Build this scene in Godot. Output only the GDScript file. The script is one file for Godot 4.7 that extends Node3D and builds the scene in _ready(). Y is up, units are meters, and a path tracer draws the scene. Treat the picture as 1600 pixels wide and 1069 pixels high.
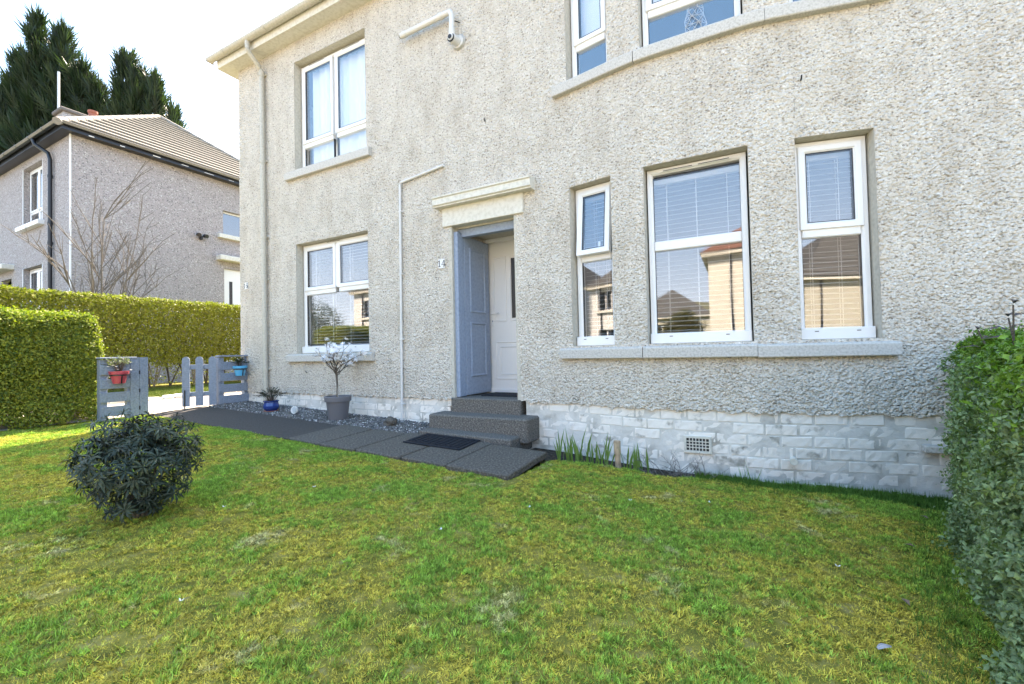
extends Node3D
# A roughcast house front in shade on a bright spring day: lawn, path, gate, hedges, neighbour.
# y = 0 is the top of the door step; x runs along the front, z points away from it.

class MB:
	var v := PackedVector3Array()
	var n := PackedVector3Array()
	var uv := PackedVector2Array()
	var use_uv := false
	func tri(a: Vector3, b: Vector3, c: Vector3) -> void:   # counter-clockwise seen from outside
		var m := (b - a).cross(c - a)
		if m.length_squared() < 1e-16: return
		m = m.normalized()
		v.push_back(a); v.push_back(c); v.push_back(b)
		n.push_back(m); n.push_back(m); n.push_back(m)
		if use_uv:
			for q in 3: uv.push_back(Vector2.ZERO)
	func tri_n(a: Vector3, b: Vector3, c: Vector3, na: Vector3, nb: Vector3, nc: Vector3) -> void:
		v.push_back(a); v.push_back(c); v.push_back(b)
		n.push_back(na); n.push_back(nc); n.push_back(nb)
	func quad(a: Vector3, b: Vector3, c: Vector3, d: Vector3) -> void:
		tri(a, b, c); tri(a, c, d)
	func out(a: Vector3, b: Vector3, c: Vector3, o: Vector3) -> void:
		if (b - a).cross(c - a).dot((a + b + c) / 3.0 - o) < 0: tri(a, c, b)
		else: tri(a, b, c)
	func qout(a: Vector3, b: Vector3, c: Vector3, d: Vector3, o: Vector3) -> void:
		out(a, b, c, o); out(a, c, d, o)
	func box(o: Vector3, s: Vector3, b := 0.0, t := Basis.IDENTITY) -> void:
		var h := s * 0.5
		b = minf(b, minf(h.x, minf(h.y, h.z)) * 0.6)
		if b <= 0.0:
			for ax in 3:
				for sg in [-1.0, 1.0]:
					var p := []
					for q in [[-1, -1], [1, -1], [1, 1], [-1, 1]]:
						var w := Vector3.ZERO
						w[ax] = sg * h[ax]; w[(ax + 1) % 3] = q[0] * h[(ax + 1) % 3]; w[(ax + 2) % 3] = q[1] * h[(ax + 2) % 3]
						p.append(o + t * w)
					qout(p[0], p[1], p[2], p[3], o)
			return
		var P := func(sx: float, sy: float, sz: float, ax: int) -> Vector3:
			var w := Vector3(sx * (h.x - b), sy * (h.y - b), sz * (h.z - b))
			w[ax] += [sx, sy, sz][ax] * b
			return o + t * w
		for ax in 3:
			for sg in [-1.0, 1.0]:
				var p := []
				for q in [[-1.0, -1.0], [1.0, -1.0], [1.0, 1.0], [-1.0, 1.0]]:
					var s3 := [0.0, 0.0, 0.0]
					s3[ax] = sg; s3[(ax + 1) % 3] = q[0]; s3[(ax + 2) % 3] = q[1]
					p.append(P.call(s3[0], s3[1], s3[2], ax))
				qout(p[0], p[1], p[2], p[3], o)
		for ax in 3:
			var a1 := (ax + 1) % 3
			var a2 := (ax + 2) % 3
			for q in [[-1.0, -1.0], [1.0, -1.0], [1.0, 1.0], [-1.0, 1.0]]:
				var lo := [0.0, 0.0, 0.0]
				lo[a1] = q[0]; lo[a2] = q[1]; lo[ax] = -1.0
				var hi := lo.duplicate()
				hi[ax] = 1.0
				qout(P.call(lo[0], lo[1], lo[2], a1), P.call(hi[0], hi[1], hi[2], a1), P.call(hi[0], hi[1], hi[2], a2), P.call(lo[0], lo[1], lo[2], a2), o)
		for sx in [-1.0, 1.0]:
			for sy in [-1.0, 1.0]:
				for sz in [-1.0, 1.0]:
					out(P.call(sx, sy, sz, 0), P.call(sx, sy, sz, 1), P.call(sx, sy, sz, 2), o)
	func span(x0: float, x1: float, y0: float, y1: float, z0: float, z1: float, b := 0.0) -> void:
		box(Vector3((x0 + x1) / 2, (y0 + y1) / 2, (z0 + z1) / 2), Vector3(x1 - x0, y1 - y0, z1 - z0), b)
	func ring(w: float, h: float, prof: Array, o := Vector3.ZERO) -> void:   # mitred frame; prof = [inset, z]
		var cn := [[-1, -1], [1, -1], [1, 1], [-1, 1]]
		for i in prof.size() - 1:
			for k in 4:
				var a = cn[k]
				var b = cn[(k + 1) % 4]
				var p := func(q, m) -> Vector3: return o + Vector3(q[0] * (w / 2 - m[0]), q[1] * (h / 2 - m[0]), m[1])
				quad(p.call(a, prof[i]), p.call(b, prof[i]), p.call(b, prof[i + 1]), p.call(a, prof[i + 1]))
	func sweep(path: Array, prof: Array) -> void:   # path of Vector2(x, z) left to right; prof of Vector2(out, y), closed
		var nn := []
		for i in path.size():
			var d: Vector2 = path[min(i + 1, path.size() - 1)] - path[max(i - 1, 0)]
			nn.append(Vector2(-d.y, d.x).normalized())
		var at := func(i: int, q: Vector2) -> Vector3:
			var b: Vector2 = path[i] + nn[i] * q.x
			return Vector3(b.x, q.y, b.y)
		for i in path.size() - 1:
			for k in prof.size():
				var a: Vector2 = prof[k]
				var b: Vector2 = prof[(k + 1) % prof.size()]
				quad(at.call(i, a), at.call(i + 1, a), at.call(i + 1, b), at.call(i, b))
		for e in [0, path.size() - 1]:
			for k in range(1, prof.size() - 1):
				if e == 0: tri(at.call(e, prof[0]), at.call(e, prof[k]), at.call(e, prof[k + 1]))
				else: tri(at.call(e, prof[0]), at.call(e, prof[k + 1]), at.call(e, prof[k]))
	func tube(p: Array, r0: float, r1 := -1.0, sides := 10, caps := true) -> void:
		if r1 < 0: r1 = r0
		var last := []
		for i in p.size():
			var d: Vector3 = (p[min(i + 1, p.size() - 1)] - p[max(i - 1, 0)]).normalized()
			var u := d.cross(Vector3.UP if absf(d.y) < 0.9 else Vector3.RIGHT).normalized()
			var w := d.cross(u)
			var r := lerpf(r0, r1, float(i) / maxf(1.0, p.size() - 1))
			var rg := []
			for k in sides:
				var a := TAU * k / sides
				rg.append([p[i] + (u * cos(a) + w * sin(a)) * r, u * cos(a) + w * sin(a)])
			if i > 0:
				for k in sides:
					var q := (k + 1) % sides
					tri_n(last[k][0], last[q][0], rg[q][0], last[k][1], last[q][1], rg[q][1])
					tri_n(last[k][0], rg[q][0], rg[k][0], last[k][1], rg[q][1], rg[k][1])
			if caps and (i == 0 or i == p.size() - 1):
				var c: Vector3 = p[i]
				for k in sides:
					out(rg[k][0], rg[(k + 1) % sides][0], c, c - d * (1.0 if i > 0 else -1.0) * 0.1)
			last = rg
	func lathe(o: Vector3, prof: Array, sides := 28) -> void:   # prof of Vector2(r, y), bottom outside to top
		for i in prof.size() - 1:
			var a: Vector2 = prof[i]
			var b: Vector2 = prof[i + 1]
			var sl := Vector2(b.y - a.y, a.x - b.x).normalized()
			for k in sides:
				var t0 := TAU * k / sides
				var t1 := TAU * (k + 1) / sides
				var d0 := Vector3(cos(t0), 0, -sin(t0))
				var d1 := Vector3(cos(t1), 0, -sin(t1))
				var n0 := (d0 * sl.x + Vector3.UP * sl.y)
				var n1 := (d1 * sl.x + Vector3.UP * sl.y)
				var p00 := o + d0 * a.x + Vector3.UP * a.y
				var p10 := o + d1 * a.x + Vector3.UP * a.y
				var p01 := o + d0 * b.x + Vector3.UP * b.y
				var p11 := o + d1 * b.x + Vector3.UP * b.y
				if a.x > 1e-5: tri_n(p00, p10, p11, n0, n1, n1)
				if b.x > 1e-5: tri_n(p00, p11, p01, n0, n1, n0)
	func mesh() -> ArrayMesh:
		var a := []
		a.resize(Mesh.ARRAY_MAX)
		a[Mesh.ARRAY_VERTEX] = v; a[Mesh.ARRAY_NORMAL] = n
		if use_uv: a[Mesh.ARRAY_TEX_UV] = uv
		var m := ArrayMesh.new()
		m.add_surface_from_arrays(Mesh.PRIMITIVE_TRIANGLES, a)
		return m

var M := {}
var taken := {}
var rng := RandomNumberGenerator.new()
var nz := FastNoiseLite.new()

func lin(r: float, g: float, b: float) -> Color: return Color(r, g, b).linear_to_srgb()
func rnd(a: float, b: float) -> float: return rng.randf_range(a, b)

func mat(c: Color, rough := 0.8, metal := 0.0, spec := 0.5) -> StandardMaterial3D:
	var m := StandardMaterial3D.new()
	m.albedo_color = c; m.roughness = rough; m.metallic = metal; m.metallic_specular = spec
	return m

func noise(kind: int, freq: float, oct := 3, sd := 1) -> FastNoiseLite:
	var f := FastNoiseLite.new()
	f.noise_type = kind; f.frequency = freq; f.seed = sd
	f.fractal_type = FastNoiseLite.FRACTAL_FBM if oct > 1 else FastNoiseLite.FRACTAL_NONE
	f.fractal_octaves = oct
	f.cellular_return_type = FastNoiseLite.RETURN_DISTANCE
	return f

func grey(kind: int, freq: float, oct := 3, sd := 1, size := 512) -> Image:
	var im := noise(kind, freq, oct, sd).get_seamless_image(size, size)
	im.convert(Image.FORMAT_L8)
	return im

# a seamless field of small round lumps (raised) or of flat flecks of differing tone
func stamped(size: int, count: int, r0: float, r1: float, ground: int, lo: int, hi: int, raised: bool) -> Image:
	var d := PackedByteArray()
	d.resize(size * size)
	d.fill(ground)
	var mask := size - 1
	for k in count:
		var cx := rng.randi() & mask
		var cy := rng.randi() & mask
		var r := rnd(r0, r1)
		var top := rnd(lo, hi)
		var el := rnd(0.65, 1.0)
		var R := int(ceil(r))
		for yy in range(-R, R + 1):
			for xx in range(-R, R + 1):
				var q := (xx * xx + yy * yy / (el * el)) / (r * r)
				if q >= 1.0: continue
				var at := ((cy + yy) & mask) * size + ((cx + xx) & mask)
				if raised:
					var h := int(ground + (top - ground) * sqrt(1.0 - q))
					if h > d[at]: d[at] = h
				elif q < 0.8: d[at] = int(top)
	return Image.create_from_data(size, size, false, Image.FORMAT_L8, d)

func ramp_tex(im: Image, stops: Array) -> ImageTexture:   # stops: [value 0..1, linear colour]
	var lut := []
	for i in 256:
		var t := i / 255.0
		var k := 0
		while k < stops.size() - 2 and t > stops[k + 1][0]: k += 1
		var f: float = clampf((t - stops[k][0]) / (stops[k + 1][0] - stops[k][0]), 0.0, 1.0)
		var c: Color = (stops[k][1] as Color).lerp(stops[k + 1][1], f).linear_to_srgb()
		lut.append([int(c.r * 255), int(c.g * 255), int(c.b * 255)])
	var src := im.get_data()
	var dst := PackedByteArray()
	dst.resize(src.size() * 3)
	for i in src.size():
		var q = lut[src[i]]
		dst[i * 3] = q[0]; dst[i * 3 + 1] = q[1]; dst[i * 3 + 2] = q[2]
	return ImageTexture.create_from_image(Image.create_from_data(im.get_width(), im.get_height(), false, Image.FORMAT_RGB8, dst))

func tri_mat(tex: Texture2D, height: Texture2D, scale: float, bump: float, rough := 0.85, spec := 0.3) -> StandardMaterial3D:
	var m := mat(Color.WHITE, rough, 0.0, spec)
	m.albedo_texture = tex
	m.uv1_triplanar = true; m.uv1_world_triplanar = true
	m.uv1_scale = Vector3.ONE * scale
	if height:
		m.heightmap_enabled = true; m.heightmap_texture = height; m.heightmap_scale = bump
	return m

func part(called: String, mb: MB, m: Material, parent: Node, label := "") -> MeshInstance3D:
	var o := MeshInstance3D.new()
	o.mesh = mb.mesh(); o.material_override = m; o.name = called
	parent.add_child(o, true)
	if label: o.set_meta("label", label)
	return o

func put(called: String, mesh: Mesh, m: Material, parent: Node, t := Transform3D.IDENTITY) -> MeshInstance3D:
	var o := MeshInstance3D.new()
	o.mesh = mesh; o.material_override = m; o.name = called; o.transform = t
	parent.add_child(o, true)
	return o

func numbered(called: String) -> String:
	var k: int = taken.get(called, -1) + 1
	taken[called] = k
	return called if k == 0 else "%s_%03d" % [called, k]

func tag(o: Node, label: String, category: String, group := "", kind := "") -> Node:
	if label: o.set_meta("label", label)
	if category: o.set_meta("category", category)
	if group: o.set_meta("group", group)
	if kind: o.set_meta("kind", kind)
	return o

func thing(called: String, label: String, category: String, at := Vector3.ZERO, turn := 0.0, group := "") -> Node3D:
	var o := Node3D.new()
	o.name = numbered(called); add_child(o)
	o.position = at; o.rotation.y = turn
	return tag(o, label, category, group)

func single(called: String, mb: MB, m: Material, label: String, category: String, group := "") -> MeshInstance3D:
	var o := part(numbered(called), mb, m, self)
	return tag(o, label, category, group)

func struct(called: String, mb: MB, m: Material) -> MeshInstance3D:
	var o := part(numbered(called), mb, m, self)
	o.set_meta("kind", "structure")
	return o

func scatter(called: String, mesh: Mesh, m: Material, xf: Array, cols: Array, parent: Node) -> MultiMeshInstance3D:
	var mm := MultiMesh.new()
	mm.transform_format = MultiMesh.TRANSFORM_3D
	mm.use_colors = true
	mm.mesh = mesh
	mm.instance_count = xf.size()
	for i in xf.size():
		mm.set_instance_transform(i, xf[i])
		mm.set_instance_color(i, cols[i])
	var o := MultiMeshInstance3D.new()
	o.multimesh = mm; o.material_override = m; o.name = called
	o.set_meta("kind", "stuff")
	parent.add_child(o, true)
	return o

func text_on(parent: Node, txt: String, size: float, at: Vector3, m: Material, called := "numeral") -> void:
	var t := TextMesh.new()
	var f := SystemFont.new()
	f.font_names = PackedStringArray(["Droid Serif"])
	t.font = f; t.text = txt; t.font_size = 32; t.pixel_size = size / 32.0; t.depth = 0.003
	put(called, t, m, parent, Transform3D(Basis.IDENTITY, at))

# ---------------------------------------------------------------- ground and profile of the house front
func g(x: float, z: float) -> float:
	var y := -0.53 - 0.0415 * clampf(x, -30.0, 30.0)
	if z < 1.3: y += 0.05 * (1.3 - maxf(z, 0.0)) / 1.3 * smoothstep(-1.2, -2.0, x)
	return y

const PROFILE := [[-7.35, 0.0], [-1.86, 0.0], [-1.66, 0.018], [-1.1, 0.123], [-0.95, 0.148], [-0.84, 0.161], [-0.7, 0.166], [0.0, 0.161], [0.12, 0.154], [0.25, 0.135], [0.38, 0.105], [0.95, -0.024], [1.08, -0.05], [1.25, -0.06], [6.0, -0.06]]

func zf(x: float) -> float:
	for i in PROFILE.size() - 1:
		if x <= PROFILE[i + 1][0]:
			return lerpf(PROFILE[i][1], PROFILE[i + 1][1], clampf((x - PROFILE[i][0]) / (PROFILE[i + 1][0] - PROFILE[i][0]), 0.0, 1.0))
	return -0.06

func path_between(x0: float, x1: float) -> Array:
	var p := [Vector2(x0, zf(x0))]
	for q in PROFILE:
		if q[0] > x0 + 0.01 and q[0] < x1 - 0.01: p.append(Vector2(q[0], q[1]))
	p.append(Vector2(x1, zf(x1)))
	return p

func _ready() -> void:
	rng.seed = 7
	# camera
	var cam := Camera3D.new()
	cam.name = "camera"
	cam.position = Vector3(0, 0.5282, 4.3416)
	cam.rotation = Vector3(deg_to_rad(1.2795), deg_to_rad(27.9386), deg_to_rad(-1.2929))
	cam.fov = 75.44; cam.near = 0.05; cam.far = 4000.0
	add_child(cam)
	cam.current = true
	# sky, exposure
	var we := WorldEnvironment.new()
	we.name = "environment"
	var env := Environment.new()
	var sm := ProceduralSkyMaterial.new()
	sm.sky_top_color = lin(0.125, 0.235, 0.40)
	sm.sky_horizon_color = lin(0.60, 0.605, 0.61)
	sm.sky_curve = 0.14
	sm.ground_bottom_color = lin(0.08, 0.08, 0.06)
	sm.ground_horizon_color = lin(0.2, 0.21, 0.21)
	sm.sun_angle_max = 80.0
	sm.sun_curve = 0.35
	var sky := Sky.new()
	sky.sky_material = sm
	env.background_mode = Environment.BG_SKY
	env.sky = sky
	env.tonemap_mode = Environment.TONE_MAPPER_LINEAR
	env.tonemap_exposure = 7.1
	env.sdfgi_enabled = true; env.ssao_enabled = true; env.ssil_enabled = true
	we.environment = env
	add_child(we)
	# sun behind the house, to its left
	var sun := DirectionalLight3D.new()
	sun.name = "sun"
	sun.light_energy = 1.4
	sun.light_color = Color(1.0, 0.93, 0.85)
	sun.light_angular_distance = 0.5
	sun.shadow_enabled = true
	add_child(sun)
	sun.look_at_from_position(Vector3.ZERO, Vector3(0.37 * 0.643, -0.766, 0.93 * 0.643), Vector3.UP)
	materials()
	terrain()
	main_house()
	blinds()
	path_and_steps()
	fence_and_gate()
	neighbour()
	street_opposite()
	conifers()
	hedges()
	bare_shrub()
	lawn_bush()
	pots()
	bed_plants()
	lawn()
	small_things()

func materials() -> void:
	var C := FastNoiseLite.TYPE_CELLULAR
	var S := FastNoiseLite.TYPE_SIMPLEX_SMOOTH
	var chips := stamped(1024, 34000, 2.6, 5.8, 40, 90, 255, true)
	var speck := stamped(1024, 34000, 1.6, 3.8, 140, 0, 255, false)
	var chips_t := ImageTexture.create_from_image(chips)
	var cream := Color(0.60, 0.54, 0.46)
	M.harl = tri_mat(ramp_tex(speck, [[0.0, Color(0.22, 0.19, 0.15)], [0.18, Color(0.37, 0.33, 0.275)], [0.36, Color(0.535, 0.49, 0.42)], [0.6, cream], [1.0, Color(0.74, 0.70, 0.625)]]), chips_t, 0.36, 1.6, 0.9, 0.25)
	M.harl.detail_enabled = true
	M.harl.detail_blend_mode = BaseMaterial3D.BLEND_MODE_MUL
	M.harl.detail_uv_layer = BaseMaterial3D.DETAIL_UV_2
	M.harl.detail_albedo = ramp_tex(grey(S, 0.012, 5, 91, 512), [[0.0, Color(0.80, 0.78, 0.75)], [0.35, Color(0.93, 0.92, 0.91)], [0.6, Color(1, 1, 1)], [1.0, Color(1, 1, 1)]])
	M.harl.uv2_triplanar = true
	M.harl.uv2_world_triplanar = true
	M.harl.uv2_scale = Vector3(0.5, 0.22, 0.5)
	M.harl_grey = tri_mat(ramp_tex(speck, [[0.0, Color(0.15, 0.135, 0.13)], [0.25, Color(0.26, 0.235, 0.225)], [0.5, Color(0.335, 0.30, 0.285)], [0.75, Color(0.40, 0.365, 0.345)], [1.0, Color(0.56, 0.53, 0.50)]]), chips_t, 0.2, 1.2, 0.9, 0.25)
	var fine := grey(S, 0.03, 5, 21, 512)
	var fine_t := ImageTexture.create_from_image(fine)
	var blot := grey(S, 0.008, 5, 33, 512)
	M.smooth = tri_mat(ramp_tex(fine, [[0.0, Color(0.40, 0.365, 0.30)], [0.5, Color(0.50, 0.46, 0.385)], [1.0, Color(0.56, 0.52, 0.445)]]), fine_t, 1.2, 0.15, 0.8, 0.3)
	M.sill = tri_mat(ramp_tex(fine, [[0.0, Color(0.33, 0.305, 0.27)], [0.35, Color(0.46, 0.43, 0.385)], [0.55, Color(0.52, 0.49, 0.445)], [1.0, Color(0.57, 0.54, 0.50)]]), fine_t, 2.6, 0.15, 0.85, 0.3)
	var brickpaint := []
	for k in 3:
		var d: float = [0.0, 0.25, 0.55][k]
		brickpaint.append(tri_mat(ramp_tex(grey(S, 0.012, 5, 50 + k, 512), [[0.0, Color(0.17, 0.155, 0.125)], [0.10 + d * 0.34, Color(0.40, 0.37, 0.32)], [0.26 + d * 0.46, Color(0.76, 0.70, 0.625)], [1.0, Color(0.82, 0.76, 0.685)]]), fine_t, 0.9, 0.25, 0.75, 0.35))
	M.brick = brickpaint
	M.mortar = tri_mat(ramp_tex(blot, [[0.0, Color(0.33, 0.305, 0.26)], [0.4, Color(0.59, 0.555, 0.50)], [1.0, Color(0.70, 0.665, 0.61)]]), fine_t, 0.9, 0.4)
	M.dark_brick = tri_mat(ramp_tex(fine, [[0.0, Color(0.05, 0.045, 0.04)], [1.0, Color(0.13, 0.11, 0.1)]]), fine_t, 1.5, 0.4)
	M.concrete = tri_mat(ramp_tex(grey(S, 0.09, 4, 71, 512), [[0.0, Color(0.05, 0.045, 0.04)], [0.42, Color(0.115, 0.103, 0.09)], [0.68, Color(0.16, 0.145, 0.127)], [0.86, Color(0.24, 0.22, 0.195)], [1.0, Color(0.38, 0.35, 0.31)]]), fine_t, 1.0, 0.5, 0.9, 0.3)
	M.slab = tri_mat(ramp_tex(grey(S, 0.10, 4, 72, 512), [[0.0, Color(0.04, 0.034, 0.028)], [0.42, Color(0.085, 0.073, 0.06)], [0.68, Color(0.13, 0.113, 0.094)], [0.85, Color(0.20, 0.175, 0.148)], [1.0, Color(0.32, 0.285, 0.245)]]), fine_t, 0.8, 0.4, 0.85, 0.3)
	M.tarmac = tri_mat(ramp_tex(grey(S, 0.14, 3, 73, 512), [[0.0, Color(0.03, 0.026, 0.023)], [0.5, Color(0.058, 0.051, 0.045)], [0.8, Color(0.09, 0.08, 0.07)], [1.0, Color(0.2, 0.18, 0.165)]]), fine_t, 0.7, 0.5, 0.85, 0.3)
	M.pale_path = tri_mat(ramp_tex(fine, [[0.0, Color(0.30, 0.27, 0.23)], [1.0, Color(0.42, 0.38, 0.33)]]), fine_t, 0.8, 0.3)
	M.soil = tri_mat(ramp_tex(grey(S, 0.05, 5, 74, 512), [[0.0, Color(0.015, 0.012, 0.01)], [0.6, Color(0.05, 0.04, 0.03)], [1.0, Color(0.12, 0.10, 0.08)]]), fine_t, 1.0, 2.0, 0.95, 0.2)
	M.turf = tri_mat(ramp_tex(grey(S, 0.02, 5, 75, 512), [[0.0, Color(0.05, 0.05, 0.015)], [0.45, Color(0.13, 0.13, 0.025)], [0.65, Color(0.18, 0.165, 0.035)], [1.0, Color(0.24, 0.205, 0.09)]]), fine_t, 0.6, 1.0, 0.95, 0.2)
	M.field = tri_mat(ramp_tex(blot, [[0.0, Color(0.05, 0.07, 0.02)], [1.0, Color(0.14, 0.15, 0.05)]]), null, 0.05, 0.0, 0.95, 0.2)
	M.road = tri_mat(ramp_tex(fine, [[0.0, Color(0.08, 0.08, 0.08)], [1.0, Color(0.15, 0.15, 0.15)]]), fine_t, 0.5, 0.3)
	M.paving = tri_mat(ramp_tex(fine, [[0.0, Color(0.25, 0.24, 0.22)], [1.0, Color(0.38, 0.36, 0.33)]]), fine_t, 0.5, 0.3)
	M.upvc = mat(lin(0.74, 0.725, 0.71), 0.28, 0.0, 0.5)
	M.gasket = mat(lin(0.02, 0.02, 0.022), 0.6)
	M.pvc_old = tri_mat(ramp_tex(fine, [[0.0, Color(0.36, 0.33, 0.26)], [0.5, Color(0.47, 0.435, 0.365)], [1.0, Color(0.54, 0.50, 0.435)]]), null, 1.5, 0.0, 0.45, 0.4)
	M.pvc_white = mat(lin(0.60, 0.58, 0.55), 0.4)
	var glass := mat(Color(1, 1, 1, 0.0), 0.0, 0.0, 0.5)
	glass.transparency = BaseMaterial3D.TRANSPARENCY_ALPHA
	M.glass = glass
	var white1 := Image.create(4, 4, false, Image.FORMAT_RGB8)
	white1.fill(Color.WHITE)
	var coat := mat(Color(1, 1, 1, 0.15), 0.0, 1.0)   # thin reflective coating of the sealed unit
	coat.albedo_texture = ImageTexture.create_from_image(white1)
	coat.transparency = BaseMaterial3D.TRANSPARENCY_ALPHA
	M.coat = coat
	M.room = mat(lin(0.16, 0.15, 0.14), 0.9)
	M.blind = mat(lin(0.36, 0.355, 0.35), 0.5)
	M.curtain = mat(lin(0.75, 0.76, 0.77), 0.9)
	M.curtain.backlight_enabled = true
	M.curtain.backlight = Color(0.4, 0.4, 0.4)
	M.black = mat(lin(0.012, 0.013, 0.016), 0.35)
	M.black_rough = tri_mat(ramp_tex(fine, [[0.0, Color(0.008, 0.009, 0.012)], [1.0, Color(0.03, 0.03, 0.035)]]), fine_t, 3.0, 0.3, 0.8, 0.3)
	M.blue_paint = tri_mat(ramp_tex(fine, [[0.0, Color(0.21, 0.25, 0.33)], [0.5, Color(0.26, 0.31, 0.405)], [1.0, Color(0.29, 0.345, 0.445)]]), fine_t, 1.3, 0.1, 0.5, 0.4)
	M.fence_paint = tri_mat(ramp_tex(fine, [[0.0, Color(0.165, 0.19, 0.235)], [0.5, Color(0.22, 0.25, 0.305)], [1.0, Color(0.26, 0.295, 0.355)]]), fine_t, 2.0, 0.3, 0.7, 0.3)
	M.white_paint = tri_mat(ramp_tex(fine, [[0.0, Color(0.52, 0.48, 0.40)], [0.5, Color(0.62, 0.585, 0.505)], [1.0, Color(0.67, 0.635, 0.56)]]), fine_t, 1.0, 0.1, 0.6, 0.35)
	M.chrome = mat(lin(0.6, 0.6, 0.6), 0.25, 1.0)
	M.tile_cream = tri_mat(ramp_tex(fine, [[0.0, Color(0.17, 0.152, 0.128)], [1.0, Color(0.29, 0.265, 0.225)]]), fine_t, 1.0, 0.4)
	M.tile_brown = tri_mat(ramp_tex(fine, [[0.0, Color(0.10, 0.085, 0.075)], [1.0, Color(0.2, 0.17, 0.15)]]), fine_t, 1.0, 0.4)
	M.tile_red = tri_mat(ramp_tex(fine, [[0.0, Color(0.13, 0.065, 0.045)], [1.0, Color(0.22, 0.115, 0.085)]]), fine_t, 1.0, 0.4)
	M.tile_grey = tri_mat(ramp_tex(fine, [[0.0, Color(0.06, 0.06, 0.06)], [1.0, Color(0.13, 0.125, 0.115)]]), fine_t, 1.0, 0.4)
	M.terracotta = mat(lin(0.30, 0.10, 0.06), 0.8)
	M.plain_cream = tri_mat(ramp_tex(speck, [[0.0, Color(0.48, 0.45, 0.37)], [0.4, Color(0.66, 0.63, 0.54)], [1.0, Color(0.74, 0.71, 0.62)]]), chips_t, 0.4, 1.0)
	M.plain_tan = tri_mat(ramp_tex(speck, [[0.0, Color(0.34, 0.315, 0.25)], [0.4, Color(0.50, 0.47, 0.385)], [1.0, Color(0.58, 0.55, 0.46)]]), chips_t, 0.4, 1.0)
	M.plain_white = tri_mat(ramp_tex(speck, [[0.0, Color(0.55, 0.54, 0.52)], [1.0, Color(0.74, 0.73, 0.7)]]), chips_t, 0.4, 1.0)
	var leaf := mat(Color.WHITE, 0.5, 0.0, 0.4)
	leaf.vertex_color_use_as_albedo = true
	leaf.backlight_enabled = true
	leaf.backlight = Color(0.75, 0.85, 0.35)
	M.leaf = leaf
	var blade := mat(Color.WHITE, 0.65, 0.0, 0.3)
	blade.vertex_color_use_as_albedo = true
	blade.backlight_enabled = true
	blade.backlight = Color(0.5, 0.6, 0.3)
	M.blade = blade
	var stone := mat(Color.WHITE, 0.85, 0.0, 0.35)
	stone.vertex_color_use_as_albedo = true
	M.stone = stone
	M.bark = tri_mat(ramp_tex(fine, [[0.0, Color(0.05, 0.04, 0.03)], [1.0, Color(0.16, 0.13, 0.10)]]), fine_t, 6.0, 0.3)
	M.twig_pale = mat(lin(0.30, 0.26, 0.21), 0.8)
	M.shrub_bark = mat(lin(0.13, 0.11, 0.09), 0.85)
	M.flower = mat(lin(0.82, 0.80, 0.80), 0.7)
	M.flower.backlight_enabled = true
	M.flower.backlight = Color(0.5, 0.5, 0.5)

func terrain() -> void:
	var mb := MB.new()
	var xs := [-1500.0, -400.0, -100.0, -30.0, -20.0, -11.0, -9.0, -7.0, -3.0, 0.0, 3.0, 8.0, 16.0, 30.0, 100.0, 400.0, 1500.0]
	var zs := [-1500.0, -300.0, -60.0, -20.0, -6.0, 0.0, 1.3, 3.0, 6.2, 15.0, 30.0, 80.0, 300.0, 1500.0]
	for i in xs.size() - 1:
		for j in zs.size() - 1:
			var q := func(a, b) -> Vector3: return Vector3(xs[a], -0.53 - 0.0415 * clampf(xs[a], -30.0, 30.0) - 0.22, zs[b])
			mb.quad(q.call(i, j + 1), q.call(i + 1, j + 1), q.call(i + 1, j), q.call(i, j))
	struct("ground", mb, M.field)
	# street in front: pavement, road, pavement
	for s in [["pavement", 6.6, 8.4, 0.0, M.paving], ["road", 8.4, 13.6, -0.12, M.paving], ["pavement", 13.6, 15.4, 0.0, M.paving]]:
		mb = MB.new()
		for i in 12:
			var x0 := -48.0 + i * 8.0
			var x1 := x0 + 8.0
			var y0: float = -0.53 - 0.0415 * clampf(x0, -30, 30) - 0.06 + s[3]
			var y1: float = -0.53 - 0.0415 * clampf(x1, -30, 30) - 0.06 + s[3]
			mb.quad(Vector3(x0, y0, s[2]), Vector3(x1, y1, s[2]), Vector3(x1, y1, s[1]), Vector3(x0, y0, s[1]))
			for zz in [s[1], s[2]]:
				mb.quad(Vector3(x0, y0 - 0.16, zz), Vector3(x1, y1 - 0.16, zz), Vector3(x1, y1, zz), Vector3(x0, y0, zz))
		struct(s[0], mb, s[4])
	# far hill seen only as a reflection
	mb = MB.new()
	var f := noise(FastNoiseLite.TYPE_SIMPLEX_SMOOTH, 0.0016, 4, 5)
	var grid := []
	for i in 61:
		var row := []
		for j in 9:
			var x := -1500.0 + i * 50.0
			var z := 500.0 + j * 90.0
			var h := 62.0 * exp(-pow((x + 150.0) / 330.0, 2)) + 34.0
			row.append(Vector3(x, (h + 18.0 * f.get_noise_2d(x, z)) * smoothstep(0.0, 5.0, float(j)) - 3.0, z))
		grid.append(row)
	for i in 60:
		for j in 8:
			mb.quad(grid[i][j + 1], grid[i + 1][j + 1], grid[i + 1][j], grid[i][j])
	struct("hills", mb, mat(lin(0.12, 0.115, 0.06), 0.95))

# ---------------------------------------------------------------- windows
func frame_prof(bar: float, d: float, z0 := 0.0) -> Array:
	return [[0.0, z0 - d], [0.0, z0 - 0.004], [0.004, z0], [bar - 0.016, z0], [bar - 0.012, z0 - 0.004], [bar, z0 - 0.016], [bar, z0 - d]]

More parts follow.
